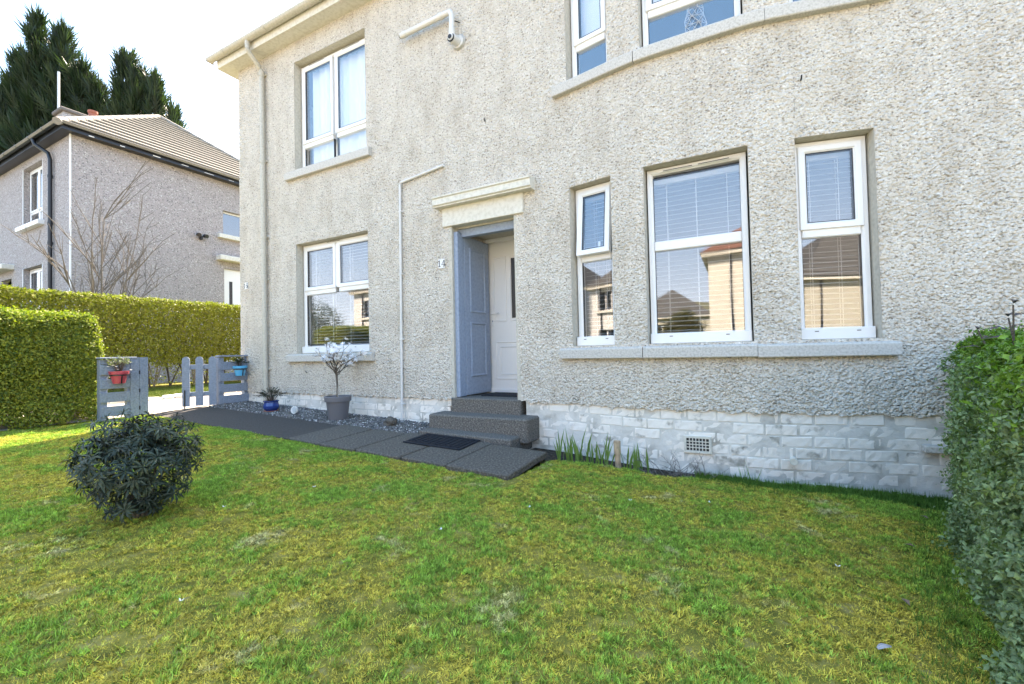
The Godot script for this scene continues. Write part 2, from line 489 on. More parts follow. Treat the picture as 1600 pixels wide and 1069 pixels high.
func glaze(w: Node3D, cx: float, cy: float, gw: float, gh: float, z: float) -> void:
	var mb := MB.new()
	mb.ring(gw + 0.004, gh + 0.004, [[0.0, z - 0.03], [0.0, z + 0.004], [0.007, z + 0.003], [0.007, z - 0.03]], Vector3(cx, cy, 0))
	part("gasket", mb, M.gasket, w)
	mb = MB.new()
	var a := rnd(-0.0012, 0.0012)
	mb.box(Vector3(cx, cy, z), Vector3(gw, gh, 0.004), 0.0, Basis.from_euler(Vector3(a, rnd(-0.001, 0.001), 0)))
	part("glass_pane", mb, M.glass, w)
	mb = MB.new()
	pane_sheet(mb, cx, cy, z - 0.018, gw, gh, 5.0)
	part("inner_pane", mb, M.coat, w)

# one face of the inner pane, very slightly bowed as sealed units are
func pane_sheet(mb: MB, cx: float, cy: float, z: float, w: float, h: float, bow: float) -> void:
	var n := 12
	var P := func(i: int, j: int) -> Array:
		var u := float(i) / n * 2 - 1
		var v := float(j) / n * 2 - 1
		var k := bow * 0.0001
		var p := Vector3(cx + u * w / 2, cy + v * h / 2, z + k * (1 - u * u) * (1 - v * v))
		return [p, Vector3(2 * k * u * (1 - v * v) / (w / 2), 2 * k * v * (1 - u * u) / (h / 2), 1).normalized()]
	for i in n:
		for j in n:
			var a = P.call(i, j)
			var b = P.call(i + 1, j)
			var c = P.call(i + 1, j + 1)
			var d = P.call(i, j + 1)
			mb.tri_n(a[0], b[0], c[0], a[1], b[1], c[1]); mb.tri_n(a[0], c[0], d[0], a[1], c[1], d[1])

# cells: [x0, y0, x1, y1, sash?, tilt] in window coordinates, frame outer face at z = 0
func make_window(parent: Node, at: Vector3, turn: float, w: float, h: float, cells: Array, vents: Array, cill := 0.085, label := "") -> Node3D:
	var o := Node3D.new()
	o.name = "window"
	parent.add_child(o, true)
	o.position = at; o.rotation.y = turn
	if label: o.set_meta("label", label)
	var mb := MB.new()
	var bar := 0.05
	mb.ring(w, h, frame_prof(bar, 0.07))
	part("frame", mb, M.upvc, o)
	if cill > 0:
		mb = MB.new()
		mb.box(Vector3(0, -h / 2 + cill / 2 - 0.008, 0.018), Vector3(w + 0.004, cill, 0.05), 0.006)
		part("cill", mb, M.upvc, o)
		for k in [-0.28, 0.28]:
			mb = MB.new()
			mb.box(Vector3(k * w, -h / 2 + cill * 0.62, 0.0435), Vector3(0.028, 0.006, 0.004))
			part("drain_slot", mb, M.gasket, o)
	for v in vents:
		mb = MB.new()
		mb.box(Vector3(v[0], v[1], 0.008), Vector3(v[2], 0.016, 0.012), 0.004)
		part("trickle_vent", mb, M.upvc, o)
		mb = MB.new()
		mb.box(Vector3(v[0], v[1] - 0.001, 0.0145), Vector3(v[2] - 0.03, 0.006, 0.002))
		part("vent_slot", mb, M.gasket, o)
	# bars between cells
	for i in cells.size():
		for j in cells.size():
			var a = cells[i]
			var b = cells[j]
			if absf(b[1] - a[3]) < 0.08 and b[1] > a[1] and minf(a[2], b[2]) - maxf(a[0], b[0]) > 0.1:
				mb = MB.new()
				mb.box(Vector3((maxf(a[0], b[0]) + minf(a[2], b[2])) / 2, (a[3] + b[1]) / 2, -0.036), Vector3(minf(a[2], b[2]) - maxf(a[0], b[0]), b[1] - a[3] + 0.02, 0.07), 0.008)
				part("transom", mb, M.upvc, o)
			if absf(b[0] - a[2]) < 0.08 and b[0] > a[0] and minf(a[3], b[3]) - maxf(a[1], b[1]) > 0.1:
				mb = MB.new()
				mb.box(Vector3((a[2] + b[0]) / 2, (maxf(a[1], b[1]) + minf(a[3], b[3])) / 2, -0.034), Vector3(b[0] - a[2] + 0.02, minf(a[3], b[3]) - maxf(a[1], b[1]) - 0.002, 0.07), 0.008)
				part("mullion", mb, M.upvc, o)
	for c in cells:
		var cw: float = c[2] - c[0]
		var ch: float = c[3] - c[1]
		var cx: float = (c[0] + c[2]) / 2
		var cy: float = (c[1] + c[3]) / 2
		if c[4]:
			var s := Node3D.new()
			s.name = "sash"
			# hinge at the top edge
			mb = MB.new()
			mb.ring(cw + 0.03, ch + 0.03, frame_prof(0.06, 0.05, 0.014), Vector3(0, -ch / 2, 0))
			var tilt: float = c[5]
			var t := Transform3D(Basis.from_euler(Vector3(-tilt, 0, 0)), Vector3(cx, cy + ch / 2, 0.0))
			var sm := put("sash", mb.mesh(), M.upvc, o, t)
			s.free()
			mb = MB.new()
			mb.ring(cw - 0.083, ch - 0.083, [[0.0, -0.03], [0.0, 0.002], [0.007, 0.001], [0.007, -0.03]], Vector3(0, -ch / 2, 0))
			put("gasket", mb.mesh(), M.gasket, o, t)
			mb = MB.new()
			mb.box(Vector3(0, -ch / 2, -0.002), Vector3(cw - 0.088, ch - 0.088, 0.004))
			put("glass_pane", mb.mesh(), M.glass, o, t)
			mb = MB.new()
			pane_sheet(mb, 0, -ch / 2, -0.02, cw - 0.088, ch - 0.088, 5.0)
			put("inner_pane", mb.mesh(), M.coat, o, t)
			if tilt > 0.01:
				mb = MB.new()
				mb.box(Vector3(0.05, -ch + 0.07, -0.045), Vector3(0.02, 0.1, 0.02), 0.006)
				put("handle", mb.mesh(), M.upvc, o, t)
		else:
			glaze(o, cx, cy, cw + 0.004, ch + 0.004, -0.02)
	return o

func opening_frame(xa: float, xb: float) -> Array:   # middle point and turn of an opening on the front
	var a := Vector2(xa, zf(xa))
	var b := Vector2(xb, zf(xb))
	return [(a + b) / 2, -atan2(b.y - a.y, b.x - a.x), (b - a).length()]

# ---------------------------------------------------------------- the house
const OPEN := [[-5.942, -4.465, 0.57, 2.215], [-5.942, -4.465, 3.35, 4.99], [-1.575, -1.118, 0.57, 2.215], [-0.80, 0.058, 0.57, 2.215], [0.392, 0.93, 0.57, 2.215], [-1.575, -1.118, 3.33, 4.95], [-0.80, 0.058, 3.33, 4.95], [0.392, 0.93, 3.33, 4.95]]
const DOOR := [-3.108, -2.223, -0.02, 2.05]

func grid_lines(need: Array, lo: float, hi: float, step: float) -> Array:   # even grid whose nearest lines are moved onto the needed ones
	var k := int(round((hi - lo) / step))
	var out := []
	for i in k + 1: out.append(lerpf(lo, hi, float(i) / k))
	for v in need:
		var i := int(round((v - lo) / (hi - lo) * k))
		if i > 0 and i < k: out[i] = v
	return out

func main_house() -> void:
	var H := thing("house", "cream roughcast two-storey house with white windows and open blue storm door", "house", Vector3.ZERO)
	# front wall, lumps of the dashed render as real relief
	var xs := []
	var ys := []
	for o in OPEN + [DOOR]:
		xs.append(o[0]); xs.append(o[1]); ys.append(o[2]); ys.append(o[3])
	xs = grid_lines(xs, -7.35, 4.2, 0.0145)
	ys = grid_lines(ys, -0.02, 5.45, 0.0145)
	var lump := noise(FastNoiseLite.TYPE_SIMPLEX_SMOOTH, 28.0, 2, 4)
	var wave := noise(FastNoiseLite.TYPE_SIMPLEX_SMOOTH, 0.9, 2, 8)
	var relief := 0.0062
	var nx := xs.size()
	var ny := ys.size()
	var vert := PackedVector3Array()
	vert.resize(nx * ny)
	for i in nx:
		var x: float = xs[i]
		var zz := zf(x)
		for j in ny:
			var y: float = ys[j]
			var d := lump.get_noise_2d(x, y) * relief + 0.008 + wave.get_noise_2d(x, y) * 0.002
			for o in OPEN:
				if ((x == o[0] or x == o[1]) and y >= o[2] and y <= o[3]) or ((y == o[2] or y == o[3]) and x >= o[0] and x <= o[1]): d = 0.003
			if j == 0: y += lump.get_noise_2d(x * 0.35, 5.0) * 0.03 - 0.005
			vert[i * ny + j] = Vector3(x, y, zz + d)
	var nrm := PackedVector3Array()
	nrm.resize(nx * ny)
	var st := 0.007
	for i in nx:
		var x: float = xs[i]
		var sl := (zf(x + 0.03) - zf(x - 0.03)) / 0.06
		for j in ny:
			var y: float = ys[j]
			var c0 := lump.get_noise_2d(x, y)
			var dx := (lump.get_noise_2d(x + st, y) - c0) / st * relief
			var dy := (lump.get_noise_2d(x, y + st) - c0) / st * relief
			nrm[i * ny + j] = Vector3(-dx - sl, -dy, 1).normalized()
	var idx := PackedInt32Array()
	for i in nx - 1:
		var xm: float = (xs[i] + xs[i + 1]) / 2
		for j in ny - 1:
			var ym: float = (ys[j] + ys[j + 1]) / 2
			var hole := false
			for o in OPEN:
				if xm > o[0] and xm < o[1] and ym > o[2] and ym < o[3]:
					hole = true
					break
			if hole or (xm > DOOR[0] and xm < DOOR[1] and ym < DOOR[3]): continue
			var a := i * ny + j
			idx.append_array([a, a + ny + 1, a + ny, a, a + 1, a + ny + 1])
	var arr := []
	arr.resize(Mesh.ARRAY_MAX)
	arr[Mesh.ARRAY_VERTEX] = vert; arr[Mesh.ARRAY_NORMAL] = nrm; arr[Mesh.ARRAY_INDEX] = idx
	var wm := ArrayMesh.new()
	wm.add_surface_from_arrays(Mesh.PRIMITIVE_TRIANGLES, arr)
	put("wall", wm, M.harl, H)
	# lip under the roughcast, side, back and inner skin
	var mb := MB.new()
	for i in range(0, nx - 1):
		if xs[i] >= DOOR[0] and xs[i + 1] <= DOOR[1]: continue
		var a := vert[i * ny]
		var b := vert[(i + 1) * ny]
		mb.quad(a - Vector3(0, 0, 0.03), b - Vector3(0, 0, 0.03), b, a)
	mb.span(-7.352, -7.2, -0.8, 5.45, -8.0, -0.004)
	mb.span(-7.35, 4.2, -0.8, 5.45, -8.2, -8.0)
	mb.span(4.05, 4.2, -0.8, 5.45, -8.0, -0.075)
	part("side_wall", mb, M.harl, H)
	mb = MB.new()   # rooms: floors, ceilings, partitions
	for y in [-0.2, 2.55, 5.3]: mb.span(-7.2, 4.05, y, y + 0.12, -8.0, -0.3)
	for x in [-3.9, -1.95]: mb.span(x, x + 0.1, -0.08, 5.3, -8.0, -0.3)
	mb.span(-7.2, 4.05, -0.08, 5.3, -3.9, -3.8)
	mb.span(-7.2, -3.2, 2.3, 3.2, -0.3, -0.13); mb.span(-7.2, -6.05, -0.6, 5.4, -0.3, -0.12); mb.span(-4.36, -3.2, -0.6, 5.4, -0.3, -0.12)
	mb.span(-7.2, -3.2, -0.7, 0.5, -0.3, -0.12); mb.span(-7.2, 4.05, 5.05, 5.45, -0.3, -0.12); mb.span(-3.2, -1.7, 2.2, 5.4, -0.3, -0.12); mb.span(-2.2, -1.7, -0.7, 5.4, -0.3, -0.12)
	mb.span(-1.7, 1.05, 2.3, 3.2, -0.25, -0.12); mb.span(-1.7, 1.05, -0.7, 0.5, -0.25, -0.12); mb.span(1.0, 4.05, -0.7, 5.4, -0.3, -0.12)
	part("interior", mb, M.room, H)
	# reveals
	for o in OPEN:
		var f := opening_frame(o[0], o[1])
		var c: Vector2 = f[0]
		mb = MB.new()
		var hw: float = f[2] / 2
		var hh: float = (o[3] - o[2]) / 2
		var B := Basis.from_euler(Vector3(0, f[1], 0))
		var O := Vector3(c.x, (o[2] + o[3]) / 2, c.y)
		var tk := 0.035
		for q in [[Vector3(-hw - tk / 2 + 0.002, 0, -0.117), Vector3(tk, hh * 2, 0.234)], [Vector3(hw + tk / 2 - 0.002, 0, -0.117), Vector3(tk, hh * 2, 0.234)], [Vector3(0, hh + tk / 2 - 0.002, -0.117), Vector3(hw * 2 - 0.004, tk, 0.234)], [Vector3(0, -hh - tk / 2 + 0.004, -0.13), Vector3(hw * 2 - 0.004, tk, 0.21)]]:
			mb.box(O + B * q[0], q[1], 0.0, B)
		part("reveal", mb, M.smooth, H)
	# windows
	var w1 := 1.44
	var h1 := 1.62
	var o0 := make_window(H, Vector3(-5.2035, 1.395, -0.11), 0, w1, h1, [[-0.67, -0.69, 0.67, 0.065, false, 0], [-0.67, 0.135, -0.035, 0.76, true, 0], [0.035, 0.135, 0.67, 0.76, true, 0]], [[-0.05, 0.795, 0.3]], 0.1, "lower window with three panes beside the potted magnolia")
	make_window(H, Vector3(-5.2035, 4.16, -0.11), 0, w1, 1.6, [[-0.67, -0.75, -0.04, -0.455, false, 0], [0.04, -0.75, 0.67, -0.455, false, 0], [-0.67, -0.385, -0.04, 0.75, true, 0], [0.04, -0.385, 0.67, 0.75, true, 0]], [[-0.36, 0.775, 0.36], [0.36, 0.775, 0.36]], 0.0, "upper window under the eaves")
	for k in [2, 3, 4, 5, 6, 7]:
		var o = OPEN[k]
		var f := opening_frame(o[0], o[1])
		var ww: float = f[2] - 0.03
		var hh: float = o[3] - o[2] - 0.02
		var nd := Vector2(sin(f[1]), cos(f[1]))
		var p: Vector2 = f[0] - nd * 0.1
		var at := Vector3(p.x, (o[2] + o[3]) / 2, p.y)
		var x0: float = ww / 2 - 0.05
		var y0: float = hh / 2 - 0.05
		if k == 3:
			make_window(H, at, f[1], ww, hh, [[-x0, -y0 + 0.02, x0, 0.055, false, 0], [-x0, 0.125, x0, y0 - 0.03, false, 0]], [[-0.14, y0 + 0.02, 0.28], [0.16, y0 + 0.02, 0.28]], 0.095, "wide middle bay window mirroring the house opposite")
		elif k == 2:
			make_window(H, at, f[1], ww, hh, [[-x0, -y0 + 0.02, x0, 0.055, false, 0], [-x0, 0.115, x0, y0, true, 0.10]], [], 0.095, "narrow bay window with its top sash tilted open")
		elif k == 4:
			make_window(H, at, f[1], ww, hh, [[-x0, -y0 + 0.02, x0, 0.03, false, 0], [-x0, 0.10, x0, y0, true, 0]], [], 0.095, "narrow bay window mirroring a dark hipped roof")
		else:
			make_window(H, at, f[1], ww, hh, [[-x0, -y0, x0, -y0 + 0.28, false, 0], [-x0, -y0 + 0.35, x0, y0, true, 0]], [], 0.0)
	# sills
	var sp := func(y0: float, y1: float) -> Array: return [Vector2(-0.1, y0), Vector2(0.062, y0), Vector2(0.068, y0 + 0.008), Vector2(0.068, y1 - 0.02), Vector2(0.06, y1 - 0.008), Vector2(-0.1, y1 + 0.012)]
	for s in [[-6.112, -4.364, 0.452, 0.565], [-6.112, -4.364, 3.195, 3.315], [-1.70, -0.835, 0.444, 0.553], [-0.832, 0.075, 0.442, 0.553], [0.078, 1.02, 0.436, 0.548], [-1.72, -0.85, 3.19, 3.305], [-0.847, 0.20, 3.19, 3.305], [0.203, 1.06, 3.19, 3.305]]:
		mb = MB.new()
		mb.sweep(path_between(s[0], s[1]), sp.call(s[2], s[3]))
		part("window_sill", mb, M.sill, H)
	# painted brick base
	var bw := Node3D.new()
	bw.name = "brick_base"
	H.add_child(bw)
	mb = MB.new()
	for seg in [[-7.35, -3.2], [-2.15, 4.2]]:
		var pth := path_between(seg[0], seg[1])
		mb.sweep(pth, [Vector2(-0.12, -0.9), Vector2(-0.0135, -0.9), Vector2(-0.0135, 0.0), Vector2(-0.12, 0.0)])
	part("mortar", mb, M.mortar, bw)
	var bm := []
	var bn := noise(FastNoiseLite.TYPE_SIMPLEX, 9.0, 2, 77)
	for k in 5:
		mb = MB.new()
		var gx := 8
		var gy := 4
		var P := func(i: int, j: int) -> Vector3:
			var u: float = [0.0, 0.025, 0.15, 0.32, 0.5, 0.68, 0.85, 0.975, 1.0][i]
			var vv: float = [0.0, 0.07, 0.5, 0.93, 1.0][j]
			var e := minf(minf(i, gx - i) * 1.0, minf(j, gy - j))
			return Vector3((u - 0.5) * 0.222, (vv - 0.5) * 0.084, (0.0 if e < 0.5 else 0.003) + bn.get_noise_3d(u * 0.4, vv * 0.15, k * 3.1) * 0.0035)
		for i in gx:
			for j in gy: mb.quad(P.call(i, j), P.call(i + 1, j), P.call(i + 1, j + 1), P.call(i, j + 1))
		for i in gx:
			for jj in [0, gy]:
				var a: Vector3 = P.call(i, jj)
				var b: Vector3 = P.call(i + 1, jj)
				var z3 := Vector3(0, 0, 0.03)
				if jj == 0: mb.quad(a - z3, b - z3, b, a)
				else: mb.quad(a, b, b - z3, a - z3)
		for j in gy:
			for ii in [0, gx]:
				var a: Vector3 = P.call(ii, j)
				var b: Vector3 = P.call(ii, j + 1)
				var z3 := Vector3(0, 0, 0.03)
				if ii == 0: mb.quad(a, b, b - z3, a - z3)
				else: mb.quad(a - z3, b - z3, b, a)
		bm.append(mb.mesh())
	for seg in [[-2.12, 1.55], [-7.33, -3.3]]:
		for row in 7:
			var y := -0.066 - row * 0.0925
			if seg[0] < -5 and row > 3: continue
			var x: float = seg[0] + (0.12 if row % 2 else 0.0)
			while x < seg[1]:
				var L := rnd(0.226, 0.242)
				if y > g(x, 0.0) - 0.12:
					var zc := zf(x + L / 2)
					var tn := -atan2(zf(x + L) - zf(x), L)
					var dirt: int = clampi(int(row / 2.0 - 0.8 + rnd(-0.5, 1.1)), 0, 2)
					if x < -1.3 and x > -3 and row > 1: dirt = clampi(dirt + 1, 0, 2)
					put("brick", bm[rng.randi() % 5], M.dark_brick if (row == 6 and x > 0.5) else M.brick[dirt], bw, Transform3D(Basis.from_euler(Vector3(rnd(-0.01, 0.01), tn + rnd(-0.01, 0.01), rnd(-0.006, 0.006))).scaled(Vector3(L / 0.235, 1, 1)), Vector3(x + L / 2, y, zc - 0.016 + rnd(-0.002, 0.003) - (0.05 if row == 6 and x > 0.5 else 0.0))))
				x += L
	# air vent
	var av := Node3D.new()
	av.name = "air_vent"
	H.add_child(av)
	av.position = Vector3(-0.405, -0.318, zf(-0.405))
	mb = MB.new()
	mb.ring(0.225, 0.15, [[0.0, -0.03], [0.0, 0.006], [0.002, 0.008], [0.02, 0.008], [0.022, -0.008]])
	part("vent_frame", mb, M.white_paint, av)
	mb = MB.new()
	mb.box(Vector3(0, 0, -0.0085), Vector3(0.185, 0.11, 0.004))
	part("cavity", mb, M.gasket, av)
	for k in 6:
		mb = MB.new()
		mb.box(Vector3(-0.0915 + (k + 1) * 0.0262, 0, 0.001), Vector3(0.007, 0.108, 0.01))
		part("bar", mb, M.white_paint, av)
	for k in 3:
		mb = MB.new()
		mb.box(Vector3(0, -0.053 + (k + 1) * 0.0265, 0.0005), Vector3(0.183, 0.007, 0.008))
		part("bar", mb, M.white_paint, av)
	# overflow stub, short ledge, hooks
	mb = MB.new()
	mb.tube([Vector3(0.303, -0.39, zf(0.3) - 0.03), Vector3(0.303, -0.395, zf(0.3) + 0.045)], 0.024)
	mb.tube([Vector3(0.303, -0.395, zf(0.3) + 0.02), Vector3(0.303, -0.396, zf(0.3) + 0.055)], 0.029)
	part("overflow_pipe", mb, M.white_paint, H)
	mb = MB.new()
	mb.box(Vector3(1.35, -0.262, -0.03), Vector3(0.42, 0.05, 0.1), 0.006)
	part("ledge", mb, M.sill, H)
	for h in [[0.451, 2.683], [-2.587, 3.199], [-5.72, 0.30]]:
		mb = MB.new()
		var hz := zf(h[0])
		mb.tube([Vector3(h[0], h[1] - 0.01, hz - 0.01), Vector3(h[0] + 0.004, h[1], hz + 0.03), Vector3(h[0] + 0.006, h[1] + 0.022, hz + 0.034)], 0.007, 0.006, 7)
		part("wall_hook", mb, M.black, H)
	# canopy and lintel
	mb = MB.new()
	mb.sweep([Vector2(-3.27, 0.0), Vector2(-1.975, 0.0)], [Vector2(-0.03, 2.272), Vector2(0.115, 2.272), Vector2(0.115, 2.285), Vector2(0.135, 2.295), Vector2(0.135, 2.365), Vector2(0.15, 2.375), Vector2(0.15, 2.39), Vector2(0.0, 2.415), Vector2(-0.03, 2.415)])
	part("door_canopy", mb, M.white_paint, H)
	mb = MB.new()
	mb.span(-3.205, -2.115, 2.05, 2.274, -0.1, 0.032, 0.006)
	part("lintel", mb, M.white_paint, H)
	# porch recess
	mb = MB.new()
	mb.span(-3.135, -3.085, -0.015, 2.05, -0.85, 0.008, 0.004)
	mb.span(-2.245, -2.195, -0.015, 2.05, -0.85, 0.008, 0.004)
	mb.span(-3.10, -2.23, 2.035, 2.1, -0.85, -0.1)
	part("door_reveal", mb, M.smooth, H)
	mb = MB.new()
	mb.span(-3.085, -2.245, -0.12, -0.006, -0.85, -0.02)
	part("porch_floor", mb, M.concrete, H)
	# storm door folded against the left of the porch
	var sd := Node3D.new()
	sd.name = "storm_door"
	H.add_child(sd)
	sd.set_meta("label", "blue panelled storm door folded open")
	mb = MB.new()
	mb.span(-3.088, -3.03, 0.005, 1.99, -0.17, -0.03, 0.005)
	part("door_jamb", mb, M.blue_paint, sd)
	mb = MB.new()
	mb.span(-3.09, -2.245, 1.94, 2.034, -0.2, -0.12, 0.004)
	part("door_head", mb, M.blue_paint, sd)
	mb = MB.new()
	mb.span(-0.02, 0.015, 0.0, 1.955, -0.52, 0.0, 0.004)
	var lt := Transform3D(Basis.from_euler(Vector3(0, deg_to_rad(-4.0), 0)), Vector3(-3.045, 0.012, -0.175))
	put("door_leaf", mb.mesh(), M.blue_paint, sd, lt)
	for pn in [[1.02, 1.82], [0.22, 0.90]]:
		mb = MB.new()
		mb.ring(0.33, pn[1] - pn[0], [[0.0, 0.0], [0.004, 0.012], [0.014, 0.016], [0.024, 0.010], [0.03, 0.002]])
		put("door_panel", mb.mesh(), M.blue_paint, sd, lt * Transform3D(Basis.from_euler(Vector3(0, PI / 2, 0)), Vector3(0.0145, (pn[0] + pn[1]) / 2, -0.26)))
	# front door
	var fd := Node3D.new()
	fd.name = "front_door"
	H.add_child(fd)
	fd.set_meta("label", "white panelled front door with dark glazed slot")
	fd.position = Vector3(-2.665, 0.0, -0.72)
	mb = MB.new()
	mb.ring(0.84, 2.06, [[0.0, -0.07], [0.0, 0.0], [0.005, 0.005], [0.05, 0.005], [0.055, 0.0], [0.06, -0.03], [0.075, -0.03], [0.075, -0.07]], Vector3(0, 1.02, 0))
	part("door_frame", mb, M.upvc, fd)
	mb = MB.new()
	mb.box(Vector3(0, 1.0, -0.04), Vector3(0.70, 1.94, 0.05), 0.004)
	part("door_leaf", mb, M.upvc, fd)
	for r in [[-0.19, 1.36, 0.20, 0.86], [0.07, 1.36, 0.22, 0.86], [-0.04, 0.42, 0.46, 0.5], [-0.04, 0.42, 0.34, 0.38]]:
		mb = MB.new()
		mb.ring(r[2], r[3], [[0.0, -0.016], [0.004, -0.006], [0.014, -0.005], [0.02, -0.012], [0.024, -0.0155]], Vector3(r[0], r[1], 0))
		part("door_panel", mb, M.upvc, fd)
	mb = MB.new()
	mb.box(Vector3(0.065, 1.36, -0.013), Vector3(0.16, 0.78, 0.006))
	part("glazed_slot", mb, M.black, fd)
	mb = MB.new()
	mb.box(Vector3(-0.305, 0.98, -0.008), Vector3(0.032, 0.22, 0.012), 0.004)
	mb.tube([Vector3(-0.305, 1.04, 0.0), Vector3(-0.305, 1.04, 0.035), Vector3(-0.19, 1.04, 0.035)], 0.009)
	part("door_handle", mb, M.upvc, fd)
	mb = MB.new()
	mb.box(Vector3(-0.305, 0.94, 0.0), Vector3(0.012, 0.02, 0.006))
	part("lock", mb, M.chrome, fd)
	mb = MB.new()
	mb.span(-3.085, -2.245, 0.0, 2.04, -0.86, -0.79)
	mb.span(-3.085, -3.05, 0.0, 2.04, -0.8, -0.70); mb.span(-2.28, -2.245, 0.0, 2.04, -0.8, -0.70)
	part("porch_back", mb, M.white_paint, H)
	# number plates
	for q in [["14", -3.238, 1.616, 0.095, 0.11], ["16", -7.185, 1.70, 0.09, 0.105]]:
		var pl := Node3D.new()
		pl.name = "number_plate"
		H.add_child(pl, true)
		pl.position = Vector3(q[1], q[2], 0.012)
		mb = MB.new()
		mb.box(Vector3.ZERO, Vector3(q[3], q[4], 0.012), 0.003)
		part("plate", mb, M.upvc, pl)
		text_on(pl, q[0], 0.105, Vector3(0, -0.001, 0.0065), M.gasket)
	# eaves: soffit, fascia, gutter
	mb = MB.new()
	mb.span(-7.56, 4.4, 5.305, 5.33, -8.2, 0.2)
	part("soffit", mb, M.white_paint, H)
	mb = MB.new()
	mb.span(-7.57, 4.4, 5.30, 5.47, 0.2, 0.222, 0.003)
	mb.span(-7.58, -7.558, 5.30, 5.47, -8.2, 0.222, 0.003)
	part("fascia", mb, M.white_paint, H)
	mb = MB.new()
	var gp := []
	for k in 9:
		var a := PI * k / 8.0
		gp.append(Vector2(-cos(a) * 0.06, -sin(a) * 0.06))
	for k in 9:
		var a := PI * (8 - k) / 8.0
		gp.append(Vector2(-cos(a) * 0.055, -sin(a) * 0.055))
	var gp2 := []
	for q in gp: gp2.append(Vector2(q.x + 0.285, q.y + 5.45))
	mb.sweep([Vector2(-7.66, 0.0), Vector2(4.5, 0.0)], gp2)
	part("gutter", mb, M.pvc_old, H)
	for bx in [-7.25, -6.2, -5.05, -4.0]:
		mb = MB.new()
		var b2 := []
		for q in gp: b2.append(Vector2(q.x * 1.12 + 0.285, q.y * 1.12 + 5.45))
		mb.sweep([Vector2(bx, 0.0), Vector2(bx + 0.035, 0.0)], b2)
		part("gutter_bracket", mb, M.pvc_old, H)
	mb = MB.new()
	mb.box(Vector3(-7.664, 5.425, 0.285), Vector3(0.008, 0.075, 0.125), 0.003)
	part("gutter_end", mb, M.pvc_old, H)
	roof(H, -7.62, 4.4, -8.3, 0.26, 5.47, 3.6, M.tile_brown, 24)
	# down pipe
	var dp := Node3D.new()
	dp.name = "downpipe"
	H.add_child(dp)
	mb = MB.new()
	var dx := -6.64
	mb.tube([Vector3(dx, 5.42, 0.285), Vector3(dx, 5.30, 0.285), Vector3(dx, 5.25, 0.27), Vector3(dx, 5.10, 0.10), Vector3(dx, 5.05, 0.068), Vector3(dx, 4.9, 0.062)], 0.036)
	mb.tube([Vector3(dx, 4.98, 0.062), Vector3(dx + 0.02, g(dx, 0) - 0.05, 0.062)], 0.036)
	part("pipe", mb, M.pvc_old, dp)
	for y in [5.0, 3.62, 2.42, 1.75, 0.35]:
		mb = MB.new()
		mb.tube([Vector3(dx + (5 - y) * 0.004, y - 0.035, 0.062), Vector3(dx + (5 - y) * 0.004, y + 0.035, 0.062)], 0.044)
		mb.box(Vector3(dx + (5 - y) * 0.004, y, 0.02), Vector3(0.11, 0.03, 0.03), 0.004)
		part("pipe_clip", mb, M.pvc_old, dp)
	# condensate pipe
	var cp := Node3D.new()
	cp.name = "waste_pipe"
	H.add_child(cp)
	mb = MB.new()
	mb.tube([Vector3(-3.885, g(-3.88, 0.1) - 0.03, 0.035), Vector3(-3.87, 1.2, 0.035), Vector3(-3.855, 2.70, 0.035), Vector3(-3.84, 2.722, 0.035), Vector3(-3.17, 2.80, 0.03)], 0.0165)
	part("pipe", mb, M.pvc_white, cp)
	for y in [-0.1, 0.72, 1.55, 2.35]:
		mb = MB.new()
		mb.box(Vector3(-3.878 + y * 0.008, y, 0.026), Vector3(0.056, 0.018, 0.05), 0.004)
		part("pipe_clip", mb, M.pvc_white, cp)
	# boiler flue with plume pipe
	var fl := Node3D.new()
	fl.name = "boiler_flue"
	H.add_child(fl)
	mb = MB.new()
	mb.tube([Vector3(-3.74, 4.545, 0.10), Vector3(-3.05, 4.565, 0.10), Vector3(-2.975, 4.56, 0.105), Vector3(-2.95, 4.50, 0.11), Vector3(-2.95, 4.27, 0.115)], 0.033)
	part("plume_pipe", mb, M.pvc_white, fl)
	for q in [[-3.68, 4.547, 0.03], [-3.12, 4.563, 0.02]]:
		mb = MB.new()
		mb.tube([Vector3(q[0] - q[2], q[1], 0.10), Vector3(q[0] + q[2], q[1], 0.10)], 0.039)
		part("collar", mb, M.pvc_white, fl)
	mb = MB.new()
	mb.tube([Vector3(-3.752, 4.5447, 0.10), Vector3(-3.741, 4.545, 0.10)], 0.026)
	part("pipe_mouth", mb, M.gasket, fl)
	mb = MB.new()
	mb.tube([Vector3(-2.93, 4.235, 0.0), Vector3(-2.95, 4.225, 0.13)], 0.055)
	mb.tube([Vector3(-2.95, 4.33, 0.113), Vector3(-2.95, 4.24, 0.113)], 0.039)
	part("terminal", mb, M.pvc_white, fl)
	for k in 3:
		mb = MB.new()
		mb.tube([Vector3(-2.95, 4.225, 0.134 + k * 0.012), Vector3(-2.95, 4.225, 0.139 + k * 0.012)], 0.05 - k * 0.012)
		part("terminal_grille", mb, M.gasket if k % 2 == 0 else M.pvc_white, fl)
	mb = MB.new()
	mb.tube([Vector3(-2.925, 4.235, 0.012), Vector3(-2.925, 4.235, 0.03)], 0.095, 0.075, 18)
	part("wall_flange", mb, M.pvc_white, fl)
	for q in [Vector3(-3.4, 4.6, 0.02), Vector3(-2.9, 4.46, 0.02)]:
		mb = MB.new()
		mb.tube([q, q + Vector3(-0.03, -0.02, 0.09)], 0.006)
		part("bracket", mb, M.gasket, fl)

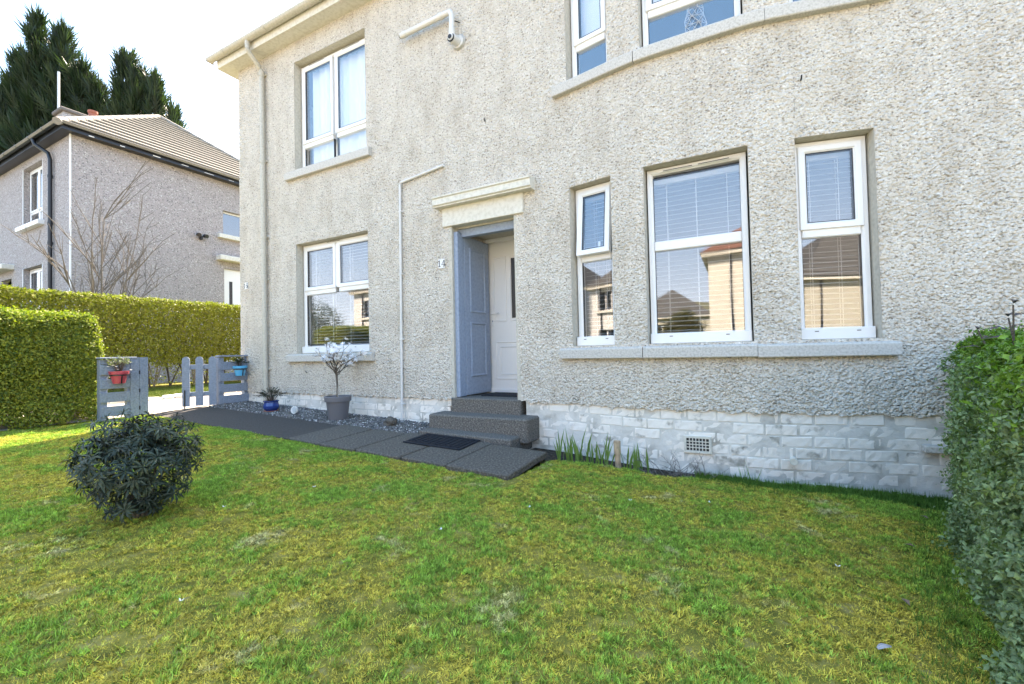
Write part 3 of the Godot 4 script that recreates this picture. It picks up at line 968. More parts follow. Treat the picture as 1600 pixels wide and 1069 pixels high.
# hipped roof: rows of tiles as steps, ridge and hip tiles as pieces of their own
func roof(parent: Node, x0: float, x1: float, z0: float, z1: float, ye: float, rise: float, m: Material, rows: int, ridge_m: Material = null) -> Node3D:
	var R := Node3D.new()
	R.name = "roof"
	parent.add_child(R, true)
	var half := (z1 - z0) / 2
	var zc := (z0 + z1) / 2
	var rx0 := x0 + half
	var rx1 := x1 - half
	if rx0 > rx1:
		rx0 = (x0 + x1) / 2; rx1 = rx0
	var corner := [Vector3(x0, ye, z1), Vector3(x1, ye, z1), Vector3(x1, ye, z0), Vector3(x0, ye, z0)]
	var top := [Vector3(rx0, ye + rise, zc), Vector3(rx1, ye + rise, zc), Vector3(rx1, ye + rise, zc), Vector3(rx0, ye + rise, zc)]
	for s in 4:
		var a: Vector3 = corner[s]
		var b: Vector3 = corner[(s + 1) % 4]
		var ta: Vector3 = top[s]
		var tb: Vector3 = top[(s + 1) % 4]
		var nn := (b - a).cross(ta - a).normalized()
		for k in rows:
			var t0 := float(k) / rows
			var t1 := float(k + 1) / rows
			var l := nn * (0.028 if ridge_m == null else 0.055)
			var p0 := a.lerp(ta, t0) + l
			var p1 := b.lerp(tb, t0) + l
			var p2 := b.lerp(tb, t1)
			var p3 := a.lerp(ta, t1)
			var mb := MB.new()
			mb.quad(p0, p1, p2, p3)
			mb.quad(p0 - l, p1 - l, p1, p0)
			if rows <= 24 and s < 2 or s == 1: part("tile_course", mb, m, R)
			else: part("tile_course", mb, m, R)
	if ridge_m:
		for e in [[corner[1], top[1]], [corner[0], top[0]], [corner[2], top[2]], [top[0], top[1]]]:
			var L: float = e[0].distance_to(e[1])
			var cnt := int(L / 0.36)
			for k in cnt:
				var mb := MB.new()
				var pa: Vector3 = e[0].lerp(e[1], float(k) / cnt)
				var pb: Vector3 = e[0].lerp(e[1], (k + 1.08) / cnt)
				mb.tube([pa, pb], 0.09, 0.08, 8)
				part("ridge_tile", mb, ridge_m, R)
	return R

func blinds() -> void:
	# venetian blinds hang behind the ground floor windows
	var items := [[Vector3(-5.2035, 0, -0.22), 0.0, 1.32, 0.70, 2.15, "white slatted blind behind the window by the potted magnolia"]]
	for k in [2, 3, 4]:
		var f := opening_frame(OPEN[k][0], OPEN[k][1])
		var nd := Vector2(sin(f[1]), cos(f[1]))
		var p: Vector2 = f[0] - nd * 0.24
		items.append([Vector3(p.x, 0, p.y), f[1], f[2] - 0.1, 0.68, 2.12, ["white slatted blind behind the tilted narrow bay window", "white slatted blind behind the wide middle bay window", "white slatted blind behind the right-hand narrow bay window"][k - 2]])
	for it in items:
		var b := thing("venetian_blind", it[5], "blind", it[0], it[1], "slatted blinds in the ground floor windows")
		var w: float = it[2]
		var y: float = it[4] - 0.06
		var mb := MB.new()
		mb.box(Vector3(0, it[4], 0), Vector3(w, 0.05, 0.05), 0.004)
		part("head_rail", mb, M.blind, b)
		mb = MB.new()
		mb.box(Vector3.ZERO, Vector3(w, 0.003, 0.048), 0.001, Basis.from_euler(Vector3(deg_to_rad(13.0), 0, 0)))
		var sl := mb.mesh()
		while y > it[3]:
			put("slat", sl, M.blind, b, Transform3D(Basis.from_euler(Vector3(rnd(-0.02, 0.02), 0, rnd(-0.0015, 0.0015))), Vector3(0, y, 0)))
			y -= 0.044
		var nc := 2 if w < 0.7 else (3 if w < 1.0 else 4)
		for k in nc:
			mb = MB.new()
			var cx := lerpf(-w / 2 + 0.12, w / 2 - 0.12, float(k) / (nc - 1))
			for zz in [-0.026, 0.026]: mb.box(Vector3(cx, (it[4] + it[3]) / 2, zz), Vector3(0.012 if w > 1.2 else 0.005, it[4] - it[3], 0.001))
			part("ladder_tape", mb, M.blind, b)
		mb = MB.new()
		mb.box(Vector3(0, it[3] - 0.01, 0), Vector3(w, 0.018, 0.05), 0.004)
		part("bottom_rail", mb, M.blind, b)
	# pale roller blinds and curtains upstairs
	var up := [[Vector3(-5.2035, 0, -0.24), 0.0, 1.22, 3.42, 4.95, "pale curtain behind the upper window under the eaves"]]
	for k in [5, 6]:
		var f := opening_frame(OPEN[k][0], OPEN[k][1])
		var nd := Vector2(sin(f[1]), cos(f[1]))
		var p: Vector2 = f[0] - nd * 0.24
		up.append([Vector3(p.x, 0, p.y), f[1], f[2] - 0.12, 3.72, 4.9, ["pale blind behind the narrow upper bay window", "pale blind behind the wide upper bay window"][k - 5]])
	for u in up:
		var b := thing("window_curtain", u[5], "curtain", u[0], u[1], "pale hangings in the upstairs windows")
		var mb := MB.new()
		var cnt := 60
		for i in cnt:
			var xa: float = lerpf(-u[2] / 2, u[2] / 2, float(i) / cnt)
			var xb: float = lerpf(-u[2] / 2, u[2] / 2, float(i + 1) / cnt)
			var am := 0.018 if u[3] < 3.5 else 0.002
			var za := sin(xa * 38.0) * am + sin(xa * 15.0) * am
			var zb := sin(xb * 38.0) * am + sin(xb * 15.0) * am
			mb.quad(Vector3(xa, u[3], za), Vector3(xb, u[3], zb), Vector3(xb, u[4], zb), Vector3(xa, u[4], za))
		part("fabric", mb, M.curtain, b)
		mb = MB.new()
		mb.tube([Vector3(-u[2] / 2, u[4], 0), Vector3(u[2] / 2, u[4], 0)], 0.018)
		part("rail", mb, M.blind, b)
	# open wire ornament on the upstairs sill
	var o := thing("wire_ornament", "pale wire lattice tower standing inside the wide upper bay window", "ornament", Vector3(-0.33, 3.31, -0.02))
	var last := []
	for lv in 6:
		var y := 0.02 + lv * 0.075
		var r := 0.10 - 0.012 * absf(lv - 2.0)
		var pts := []
		for k in 5: pts.append(Vector3(cos(TAU * k / 5 + lv * 0.6) * r, y, sin(TAU * k / 5 + lv * 0.6) * r * 0.7))
		for k in 5:
			var mb := MB.new()
			mb.tube([pts[k], pts[(k + 1) % 5]], 0.0035, -1, 5)
			if last:
				mb.tube([pts[k], last[k]], 0.0035, -1, 5)
				mb.tube([pts[k], last[(k + 1) % 5]], 0.0035, -1, 5)
			part("wire", mb, M.blind, o)
		last = pts

# ---------------------------------------------------------------- path, steps, gravel
func path_and_steps() -> void:
	var mb := MB.new()
	# tarmac part of the path
	for i in 12:
		var x0 := lerpf(-7.35, -4.35, i / 12.0)
		var x1 := lerpf(-7.35, -4.35, (i + 1) / 12.0)
		for j in 4:
			var z0 := lerpf(0.56, 1.3, j / 4.0)
			var z1 := lerpf(0.56, 1.3, (j + 1) / 4.0)
			mb.quad(Vector3(x0, g(x0, z1) + 0.006, z1), Vector3(x1, g(x1, z1) + 0.006, z1), Vector3(x1, g(x1, z0) + 0.006, z0), Vector3(x0, g(x0, z0) + 0.006, z0))
		mb.quad(Vector3(x0, g(x0, 1.3) - 0.1, 1.3), Vector3(x1, g(x1, 1.3) - 0.1, 1.3), Vector3(x1, g(x1, 1.3) + 0.006, 1.3), Vector3(x0, g(x0, 1.3) + 0.006, 1.3))
	struct("garden_path", mb, M.tarmac)
	var spots := [[-4.33, -3.85, 0.56, 1.3], [-3.83, -3.36, 0.54, 1.31], [-3.34, -2.80, 0.50, 1.30], [-2.775, -2.29, 0.50, 1.29], [-2.25, -1.66, 0.58, 1.33]]
	var names := ["first paving slab beyond the dark tarmac path", "second paving slab from the tarmac path", "middle paving slab, left of the doormat corner", "paving slab under the right half of the black doormat", "last paving slab beside the soil bed, nearest the bay"]
	for k in spots.size():
		var s = spots[k]
		mb = MB.new()
		var c := Vector3((s[0] + s[1]) / 2, 0, (s[2] + s[3]) / 2)
		var t := 0.02 if k < 4 else 0.035
		var y := g(c.x, c.z) + t - 0.03
		mb.box(Vector3(c.x, y, c.z), Vector3(s[1] - s[0], 0.06, s[3] - s[2]), 0.008, Basis.from_euler(Vector3(0.038 + rnd(-0.008, 0.008), rnd(-0.012, 0.012), -0.0415 + rnd(-0.008, 0.008))))
		single("paving_slab", mb, M.slab, names[k], "paving slab", "paving slabs before the door")
	mb = MB.new()
	mb.span(-3.13, -2.2, -0.2, 0.0, -0.3, 0.03, 0.012)
	single("door_step", mb, M.concrete, "top concrete step right under the white front door", "step", "steps to the door")
	mb = MB.new()
	mb.span(-3.27, -2.0, -0.42, -0.165, -0.05, 0.28, 0.016)
	single("door_step", mb, M.concrete, "wide middle concrete step with a rounded edge", "step", "steps to the door")
	mb = MB.new()
	mb.box(Vector3(-2.67, -0.42, 0.21), Vector3(1.16, 0.18, 0.54), 0.012, Basis.from_euler(Vector3(0, 0, -0.02)))
	single("door_step", mb, M.concrete, "low bottom concrete step just above the doormat", "step", "steps to the door")
	# door mats
	var dm := thing("doormat", "black rubber doormat lying on the paving slabs", "doormat", Vector3(-2.77, g(-2.77, 0.7) + 0.028, 0.69))
	dm.rotation = Vector3(0.038, 0.03, -0.0415)
	mb = MB.new()
	mb.box(Vector3.ZERO, Vector3(0.68, 0.012, 0.40), 0.005)
	part("backing", mb, M.black_rough, dm)
	mb = MB.new()
	mb.ring(0.60, 0.32, [[0.0, 0.0], [0.0, 0.006], [0.02, 0.006], [0.02, 0.0]])
	put("border", mb.mesh(), M.black_rough, dm, Transform3D(Basis.from_euler(Vector3(-PI / 2, 0, 0)), Vector3(0, 0.006, 0)))
	for k in 9:
		mb = MB.new()
		mb.box(Vector3(-0.24 + k * 0.06, 0.009, 0), Vector3(0.02, 0.006, 0.24), 0.002)
		part("rib", mb, M.black_rough, dm)
	mb = MB.new()
	mb.box(Vector3(-2.6, 0.006, -0.42), Vector3(0.55, 0.02, 0.36), 0.006)
	single("porch_mat", mb, M.black_rough, "dark mat inside the porch at the white door", "mat")
	# gravel strip: pebbles
	mb = MB.new()
	for i in 16:
		var x0 := lerpf(-7.3, -3.27, i / 16.0)
		var x1 := lerpf(-7.3, -3.27, (i + 1) / 16.0)
		mb.quad(Vector3(x0, g(x0, 0.57) - 0.01, 0.58), Vector3(x1, g(x1, 0.57) - 0.01, 0.58), Vector3(x1, g(x1, 0) - 0.005, -0.05), Vector3(x0, g(x0, 0) - 0.005, -0.05))
	struct("gravel_bed", mb, M.soil)
	mb = MB.new()
	var ico := []
	for k in 6: ico.append(Vector3([1, -1, 0, 0, 0, 0][k], [0, 0, 0.62, -0.62, 0, 0][k], [0, 0, 0, 0, 0.8, -0.8][k]))
	var cut := []
	for a in [0, 1]:
		for b in [2, 3]:
			for c in [4, 5]:
				var ab: Vector3 = (ico[a] + ico[b]) * 0.66
				var bc: Vector3 = (ico[b] + ico[c]) * 0.66
				var ca: Vector3 = (ico[c] + ico[a]) * 0.66
				mb.out(ico[a], ab, ca, Vector3.ZERO); mb.out(ico[b], bc, ab, Vector3.ZERO); mb.out(ico[c], ca, bc, Vector3.ZERO); mb.out(ab, bc, ca, Vector3.ZERO)
	M.pebble = mb.mesh()
	var xf := []
	var cs := []
	for k in 15000:
		var x := rnd(-7.25, -3.26)
		var z := rnd(0.0, 0.575)
		var r := rnd(0.006, 0.017)
		xf.append(Transform3D(Basis.from_euler(Vector3(rnd(0, TAU), rnd(0, TAU), rnd(0, TAU))).scaled(Vector3.ONE * r), Vector3(x, g(x, z) + rnd(-0.004, 0.012), z)))
		var s := rnd(0.05, 0.20) if rng.randf() > 0.09 else rnd(0.3, 0.6)
		cs.append(Color(s, s * rnd(0.9, 0.98), s * rnd(0.82, 0.95)))
	var gv := scatter("gravel", M.pebble, M.stone, xf, cs, self)
	tag(gv, "grey gravel strip along the foot of the wall", "gravel")
	# pale path and edging beyond the gate
	mb = MB.new()
	for i in 6:
		var z0 := -8.0 + i * 2.4
		mb.quad(Vector3(-8.95, g(-8.95, 2) + 0.0, z0 + 2.4), Vector3(-7.3, g(-7.3, 2) + 0.012, z0 + 2.4), Vector3(-7.3, g(-7.3, 2) + 0.012, z0), Vector3(-8.95, g(-8.95, 2) + 0.0, z0))
	struct("side_path", mb, M.pale_path)
	var z := -2.6
	var kk := 0
	var es := thing("stone_edging", "row of rough edging stones beside the sunlit path past the gate", "edging", Vector3(-8.98, g(-8.98, 2), 0))
	while z < 1.6:
		mb = MB.new()
		var L := rnd(0.14, 0.3)
		mb.box(Vector3(rnd(-0.02, 0.02), rnd(0.0, 0.03), z + L / 2), Vector3(0.12, rnd(0.07, 0.12), L - 0.015), 0.02, Basis.from_euler(Vector3(rnd(-0.08, 0.08), rnd(-0.1, 0.1), rnd(-0.1, 0.1))))
		part("stone", mb, M.mortar, es)
		z += L
	mb = MB.new()
	mb.quad(Vector3(-12.5, g(-12.5, 2) - 0.02, 6.0), Vector3(-9.0, g(-9, 2) + 0.015, 6.0), Vector3(-9.0, g(-9, 2) + 0.015, -6.0), Vector3(-12.5, g(-12.5, 2) - 0.02, -6.0))
	struct("grass_verge", mb, M.turf)

# ---------------------------------------------------------------- fence, gate
func fence_and_gate() -> void:
	var gy := g(-7.2, 2.0)
	for side in 2:
		var z0: float = [-0.03, 1.50][side]
		var z1: float = [0.44, 1.86][side]
		var F := thing("slatted_fence", ["blue-grey slatted fence panel joining the house corner", "blue-grey slatted fence panel emerging from the left hedge"][side], "fence", Vector3(-7.2, gy, 0), 0.0, "short fence panels either side of the gate")
		for k in 4:
			var mb := MB.new()
			var y := 0.12 + k * 0.175
			mb.box(Vector3(0.02, y + rnd(-0.004, 0.004), (z0 + z1) / 2), Vector3(0.022, 0.125, z1 - z0), 0.004, Basis.from_euler(Vector3(rnd(-0.006, 0.006), 0, 0)))
			part("slat", mb, M.fence_paint, F)
		for zz in [z0 + 0.04, z1 - 0.04]:
			var mb := MB.new()
			mb.box(Vector3(-0.035, 0.375, zz), Vector3(0.08, 0.80, 0.08), 0.006)
			part("post", mb, M.fence_paint, F)
		var cap := MB.new()
		cap.box(Vector3(-0.01, 0.795, (z0 + z1) / 2), Vector3(0.12, 0.024, z1 - z0 + 0.02), 0.005)
		part("cap", cap, M.fence_paint, F)
	# right gate leaf, ajar; left leaf folded back
	for side in 2:
		var G := thing("garden_gate", ["blue-grey picket gate leaf with rounded pickets, hung by the house", "blue-grey gate leaf folded back, its two boards edge on"][side], "gate", Vector3(-7.2, gy, [0.46, 1.43][side]), 0.0, "pair of picket gate leaves")
		G.rotation.y = [deg_to_rad(-34.0), deg_to_rad(0)][side]
		var n: int = [3, 2][side]
		for k in n:
			var mb := MB.new()
			var w := 0.095
			var zz: float = [0.055 + k * 0.165, -0.02 + k * 0.098][side]
			var y0: float = [0.055, 0.03][side]
			var pts := [Vector2(-w / 2, y0), Vector2(w / 2, y0)]
			for q in 9:
				var a := PI * q / 8.0
				if side == 0: pts.append(Vector2(cos(a) * w / 2, 0.745 + sin(a) * 0.05))
			if side == 1: pts.append_array([Vector2(w / 2, 0.80), Vector2(-w / 2, 0.80)])
			for q in range(1, pts.size() - 1):
				for sx in [-0.011, 0.011]:
					mb.out(Vector3(sx, pts[0].y, zz + pts[0].x), Vector3(sx, pts[q].y, zz + pts[q].x), Vector3(sx, pts[q + 1].y, zz + pts[q + 1].x), Vector3(0, 0.4, zz))
			for q in pts.size():
				var a: Vector2 = pts[q]
				var b: Vector2 = pts[(q + 1) % pts.size()]
				mb.qout(Vector3(-0.011, a.y, zz + a.x), Vector3(0.011, a.y, zz + a.x), Vector3(0.011, b.y, zz + b.x), Vector3(-0.011, b.y, zz + b.x), Vector3(0, 0.4, zz))
			put("picket", mb.mesh(), M.fence_paint, G, Transform3D(Basis.IDENTITY, Vector3(0.03, 0, 0)))
		if side == 0:
			for y in [0.23, 0.64]:
				var mb := MB.new()
				mb.box(Vector3(0.005, y, 0.22), Vector3(0.024, 0.07, 0.42), 0.004)
				part("rail", mb, M.fence_paint, G)
			var mb := MB.new()
			mb.tube([Vector3(0.045, 0.30, 0.40), Vector3(0.045, 0.0, 0.40)], 0.009)
			part("drop_bolt", mb, M.black, G)
		else:
			for y in [0.13, 0.36, 0.60]:
				var mb := MB.new()
				mb.box(Vector3(0.042, y, 0.029), Vector3(0.006, 0.05, 0.014), 0.002)
				part("hinge", mb, M.black, G)

# ---------------------------------------------------------------- neighbouring house
func wall_panel(mb: MB, o: Vector3, du: Vector3, w: float, y0: float, y1: float, holes: Array, depth := 0.14) -> void:
	# holes: [u0, u1, y0, y1]; du points right seen from outside
	var us := [0.0, w]
	var ys := [y0, y1]
	for h in holes:
		us.append_array([h[0], h[1]]); ys.append_array([h[2], h[3]])
	us.sort(); ys.sort()
	var nn := du.cross(Vector3.UP).normalized()
	var P := func(u: float, y: float, d: float) -> Vector3: return o + du * u + Vector3.UP * y - nn * d
	for i in us.size() - 1:
		for j in ys.size() - 1:
			if us[i + 1] - us[i] < 0.001 or ys[j + 1] - ys[j] < 0.001: continue
			var hole := false
			for h in holes:
				if us[i] >= h[0] - 0.001 and us[i + 1] <= h[1] + 0.001 and ys[j] >= h[2] - 0.001 and ys[j + 1] <= h[3] + 0.001: hole = true
			if not hole: mb.quad(P.call(us[i], ys[j], 0.0), P.call(us[i + 1], ys[j], 0.0), P.call(us[i + 1], ys[j + 1], 0.0), P.call(us[i], ys[j + 1], 0.0))
	for h in holes:
		var c := [[h[0], h[2]], [h[1], h[2]], [h[1], h[3]], [h[0], h[3]]]
		for k in 4:
			var a = c[k]
			var b = c[(k + 1) % 4]
			mb.quad(P.call(b[0], b[1], 0.0), P.call(a[0], a[1], 0.0), P.call(a[0], a[1], depth), P.call(b[0], b[1], depth))

func neighbour() -> void:
	var X := -14.45
	var Z := -0.1
	var N := thing("neighbour_house", "grey pebbledash house with black gutters beyond the hedge", "house")
	var E := 6.12
	var mb := MB.new()
	var front := [[4.85, 5.6 - 0.0, 2.55, 4.62]]
	# front wall runs from x = -36 to X, seen from +z; hole u measured from x = -36
	var u := func(x: float) -> float: return x + 36.0
	var fh := [[u.call(-17.6), u.call(-16.2), 1.47, 3.11], [u.call(-17.6), u.call(-16.2), 4.24, 5.88], [u.call(-19.35), u.call(-18.5), 0.2, 2.95]]
	wall_panel(mb, Vector3(-36, 0, Z), Vector3.RIGHT, 36.0 + X, -0.4, E, fh)
	# side wall, seen from +x: u runs from z = Z towards -z
	var sh := [[3.56, 4.6, 4.42, 5.2], [3.58, 4.5, 0.3, 3.36]]
	wall_panel(mb, Vector3(X, 0, Z), Vector3(0, 0, -1), 6.6, -0.4, E, sh)
	mb.span(-36, X - 0.3, -0.4, E, -6.72, -6.6)
	mb.span(-36, -35.9, -0.4, E, -6.6, Z - 0.3)
	part("wall", mb, M.harl_grey, N)
	mb = MB.new()
	mb.span(-35.8, X - 0.35, -0.3, -0.2, -6.5, Z - 0.3); mb.span(-35.8, X - 0.35, 3.5, 3.6, -6.5, Z - 0.3); mb.span(-35.8, X - 0.35, 6.1, 6.2, -6.5, Z - 0.3)
	mb.span(-35.8, X - 0.35, -0.3, 6.2, -2.6, -2.5); mb.span(-19.0, -18.9, -0.3, 6.2, -2.5, -0.3); mb.span(X - 1.6, X - 1.5, -0.3, 6.2, -6.5, -2.6)
	part("interior", mb, M.room, N)
	# white corner beads and margins
	mb = MB.new()
	mb.box(Vector3(X + 0.004, E / 2, Z + 0.004), Vector3(0.035, E + 0.6, 0.035), 0.008)
	part("corner_bead", mb, M.upvc, N)
	for h in fh.slice(0, 2):
		mb = MB.new()
		for xx in [h[0] - 36.0, h[1] - 36.0]: mb.box(Vector3(xx, (h[2] + h[3]) / 2, Z + 0.003), Vector3(0.02, h[3] - h[2], 0.012))
		part("margin", mb, M.upvc, N)
	for y in [2.29, 5.06]:
		make_window(N, Vector3(-16.9, y, Z - 0.13), 0, 1.38, 1.62, [[-0.63, -0.74, -0.03, -0.42, false, 0], [0.03, -0.74, 0.63, -0.42, false, 0], [-0.63, -0.36, -0.03, 0.74, true, 0], [0.03, -0.36, 0.63, 0.74, true, 0]], [], 0.0)
		mb = MB.new()
		mb.box(Vector3(-16.9, y - 0.87, Z + 0.02), Vector3(1.64, 0.12, 0.22), 0.01)
		part("window_sill", mb, M.upvc, N)
	make_window(N, Vector3(X - 0.1, 4.81, Z - 4.08), PI / 2, 1.02, 0.76, [[-0.46, -0.33, 0.46, 0.33, false, 0]], [], 0.0)
	mb = MB.new()
	mb.box(Vector3(X + 0.03, 4.36, Z - 4.08), Vector3(0.2, 0.13, 1.4), 0.01)
	part("window_sill", mb, M.white_paint, N)
	mb = MB.new()
	mb.box(Vector3(X + 0.1, 3.66, Z - 4.1), Vector3(0.3, 0.16, 1.5), 0.02)
	part("door_canopy", mb, M.white_paint, N)
	mb = MB.new()
	mb.box(Vector3(X - 0.1, 1.83, Z - 4.04), Vector3(0.06, 3.06, 0.92), 0.01)
	part("side_door", mb, M.upvc, N)
	for q in [[-3.82, 0.1], [-4.18, 0.1]]:
		mb = MB.new()
		mb.box(Vector3(X - 0.066, 2.5, Z + q[0]), Vector3(0.01, 0.95, q[1]), 0.004)
		part("door_glazing", mb, M.black, N)
	mb = MB.new()
	mb.span(-19.35, -18.5, 0.1, 3.0, Z - 0.3, Z - 0.2)
	part("front_door", mb, M.room, N)
	mb = MB.new()
	mb.box(Vector3(-18.95, 3.25, Z + 0.1), Vector3(1.3, 0.15, 0.3), 0.02)
	part("porch_canopy", mb, M.white_paint, N)
	# floodlights
	mb = MB.new()
	mb.box(Vector3(X + 0.05, 4.17, Z - 2.9), Vector3(0.1, 0.12, 0.08), 0.02)
	for k in [-0.09, 0.09]: mb.tube([Vector3(X + 0.06, 4.25, Z - 2.9 + k), Vector3(X + 0.16, 4.22, Z - 2.9 + k * 1.2)], 0.055, 0.06)
	part("security_light", mb, M.black, N)
	# fascia, gutters, down pipe
	mb = MB.new()
	mb.span(-36.2, X + 0.22, E - 0.02, E + 0.02, -6.9, Z + 0.2)
	mb.span(-36.2, X + 0.22, E - 0.03, E + 0.13, Z + 0.2, Z + 0.23)
	mb.span(X + 0.22, X + 0.25, E - 0.03, E + 0.13, -6.9, Z + 0.23)
	part("fascia", mb, M.black, N)
	mb = MB.new()
	var pr := []
	for k in 9: pr.append(Vector2(-cos(PI * k / 8) * 0.065, -sin(PI * k / 8) * 0.065))
	for k in 9: pr.append(Vector2(-cos(PI * (8 - k) / 8) * 0.058, -sin(PI * (8 - k) / 8) * 0.058))
	var p1 := []
	for q in pr: p1.append(Vector2(q.x + 0.30, q.y + E + 0.12))
	mb.sweep([Vector2(-36.2, Z), Vector2(X + 0.3, Z)], p1)
	mb.sweep([Vector2(X, Z + 0.3), Vector2(X, -7.0)], p1)
	part("gutter", mb, M.black, N)
	for k in 6:
		mb = MB.new()
		var pb := []
		for q in pr: pb.append(Vector2(q.x * 1.15 + 0.30, q.y * 1.15 + E + 0.12))
		mb.sweep([Vector2(-19.5 + k * 0.9, Z), Vector2(-19.45 + k * 0.9, Z)], pb)
		part("gutter_bracket", mb, M.black, N)
	mb = MB.new()
	mb.tube([Vector3(-15.75, E + 0.05, Z + 0.3), Vector3(-15.72, E - 0.08, Z + 0.28), Vector3(-15.52, E - 0.28, Z + 0.09), Vector3(-15.46, E - 0.45, Z + 0.07), Vector3(-15.46, -0.3, Z + 0.07)], 0.045)
	for y in [5.2, 4.0, 3.5, 2.3, 1.2]: mb.tube([Vector3(-15.46, y, Z + 0.07), Vector3(-15.46, y + 0.07, Z + 0.07)], 0.056)
	part("downpipe", mb, M.black, N)
	for k in 6:
		mb = MB.new()
		mb.box(Vector3(X + 0.252, E - 0.012 + rnd(-0.012, 0.03), Z - 0.5 - k * 0.62 + rnd(-0.25, 0.25)), Vector3(0.003, rnd(0.01, 0.026), rnd(0.05, 0.26)))
		part("paint_flake", mb, M.upvc, N)
	roof(N, -36.3, X + 0.34, -7.0, Z + 0.34, E + 0.06, 2.75, M.tile_cream, 16, M.tile_cream)
	# chimney
	var ch := Node3D.new()
	ch.name = "chimney"
	N.add_child(ch)
	mb = MB.new()
	mb.box(Vector3(-23.45, 9.5, -3.4), Vector3(0.7, 1.6, 1.7), 0.02)
	part("stack", mb, M.harl_grey, ch)
	mb = MB.new()
	mb.box(Vector3(-23.45, 10.32, -3.4), Vector3(0.9, 0.14, 1.9), 0.03)
	part("coping", mb, M.tile_brown, ch)
	for k in 1:
		mb = MB.new()
		mb.lathe(Vector3(-23.45, 10.38, -3.55 + k * 1.2), [Vector2(0.15, 0.0), Vector2(0.13, 0.3), Vector2(0.16, 0.34), Vector2(0.16, 0.42), Vector2(0.11, 0.42), Vector2(0.1, 0.2)], 14)
		part("chimney_pot", mb, M.terracotta, ch)
	mb = MB.new()
	mb.tube([Vector3(-23.7, 10.2, -2.6), Vector3(-23.7, 12.0, -2.6)], 0.04)
	part("aerial_pole", mb, M.pvc_white, ch)

# ---------------------------------------------------------------- houses across the street, seen in the glass
func far_house(label: String, x0: float, x1: float, z0: float, depth: float, yb: float, ye: float, rise: float, wm: Material, rm: Material, wins: Array) -> void:
	var N := thing("opposite_house", label, "house", Vector3.ZERO, 0.0, "houses across the street")
	var mb := MB.new()
	var holes := []
	for w in wins: holes.append([x1 - w[1], x1 - w[0], w[2], w[3]])
	wall_panel(mb, Vector3(x1, 0, z0), Vector3.LEFT, x1 - x0, yb, ye, holes)
	mb.span(x0, x0 + 0.1, yb, ye, z0 + 0.2, z0 + depth)
	mb.span(x1 - 0.1, x1, yb, ye, z0 + 0.2, z0 + depth)
	mb.span(x0, x1, yb, ye, z0 + depth, z0 + depth + 0.1)
	mb.span(x0, x0 + 0.35, yb, ye, z0 + 0.004, z0 + 0.2); mb.span(x1 - 0.35, x1, yb, ye, z0 + 0.004, z0 + 0.2)
	part("wall", mb, wm, N)
	mb = MB.new()
	mb.span(x0 + 0.1, x1 - 0.1, yb, ye, z0 + 2.5, z0 + 2.6)
	part("interior", mb, M.room, N)
	for w in wins:
		make_window(N, Vector3((w[0] + w[1]) / 2, (w[2] + w[3]) / 2, z0 + 0.12), PI, w[1] - w[0] - 0.02, w[3] - w[2] - 0.02, [[-(w[1] - w[0]) / 2 + 0.07, -(w[3] - w[2]) / 2 + 0.07, -0.03, (w[3] - w[2]) / 2 - 0.07, false, 0], [0.03, -(w[3] - w[2]) / 2 + 0.07, (w[1] - w[0]) / 2 - 0.07, (w[3] - w[2]) / 2 - 0.07, false, 0]], [], 0.0)
		mb = MB.new()
		mb.box(Vector3((w[0] + w[1]) / 2, w[2] - 0.07, z0 - 0.04), Vector3(w[1] - w[0] + 0.3, 0.13, 0.2), 0.01)
		part("window_sill", mb, M.white_paint, N)
	mb = MB.new()
	mb.span(x0 - 0.3, x1 + 0.3, ye - 0.02, ye + 0.16, z0 - 0.3, z0 + depth + 0.3)
	part("eaves", mb, M.white_paint, N)
	mb = MB.new()
	mb.tube([Vector3(x0 + 1.0, ye, z0 - 0.06), Vector3(x0 + 1.0, yb, z0 - 0.06)], 0.045)
	part("downpipe", mb, M.black, N)
	roof(N, x0 - 0.35, x1 + 0.35, z0 - 0.35, z0 + depth + 0.35, ye + 0.162, rise, rm, 12)

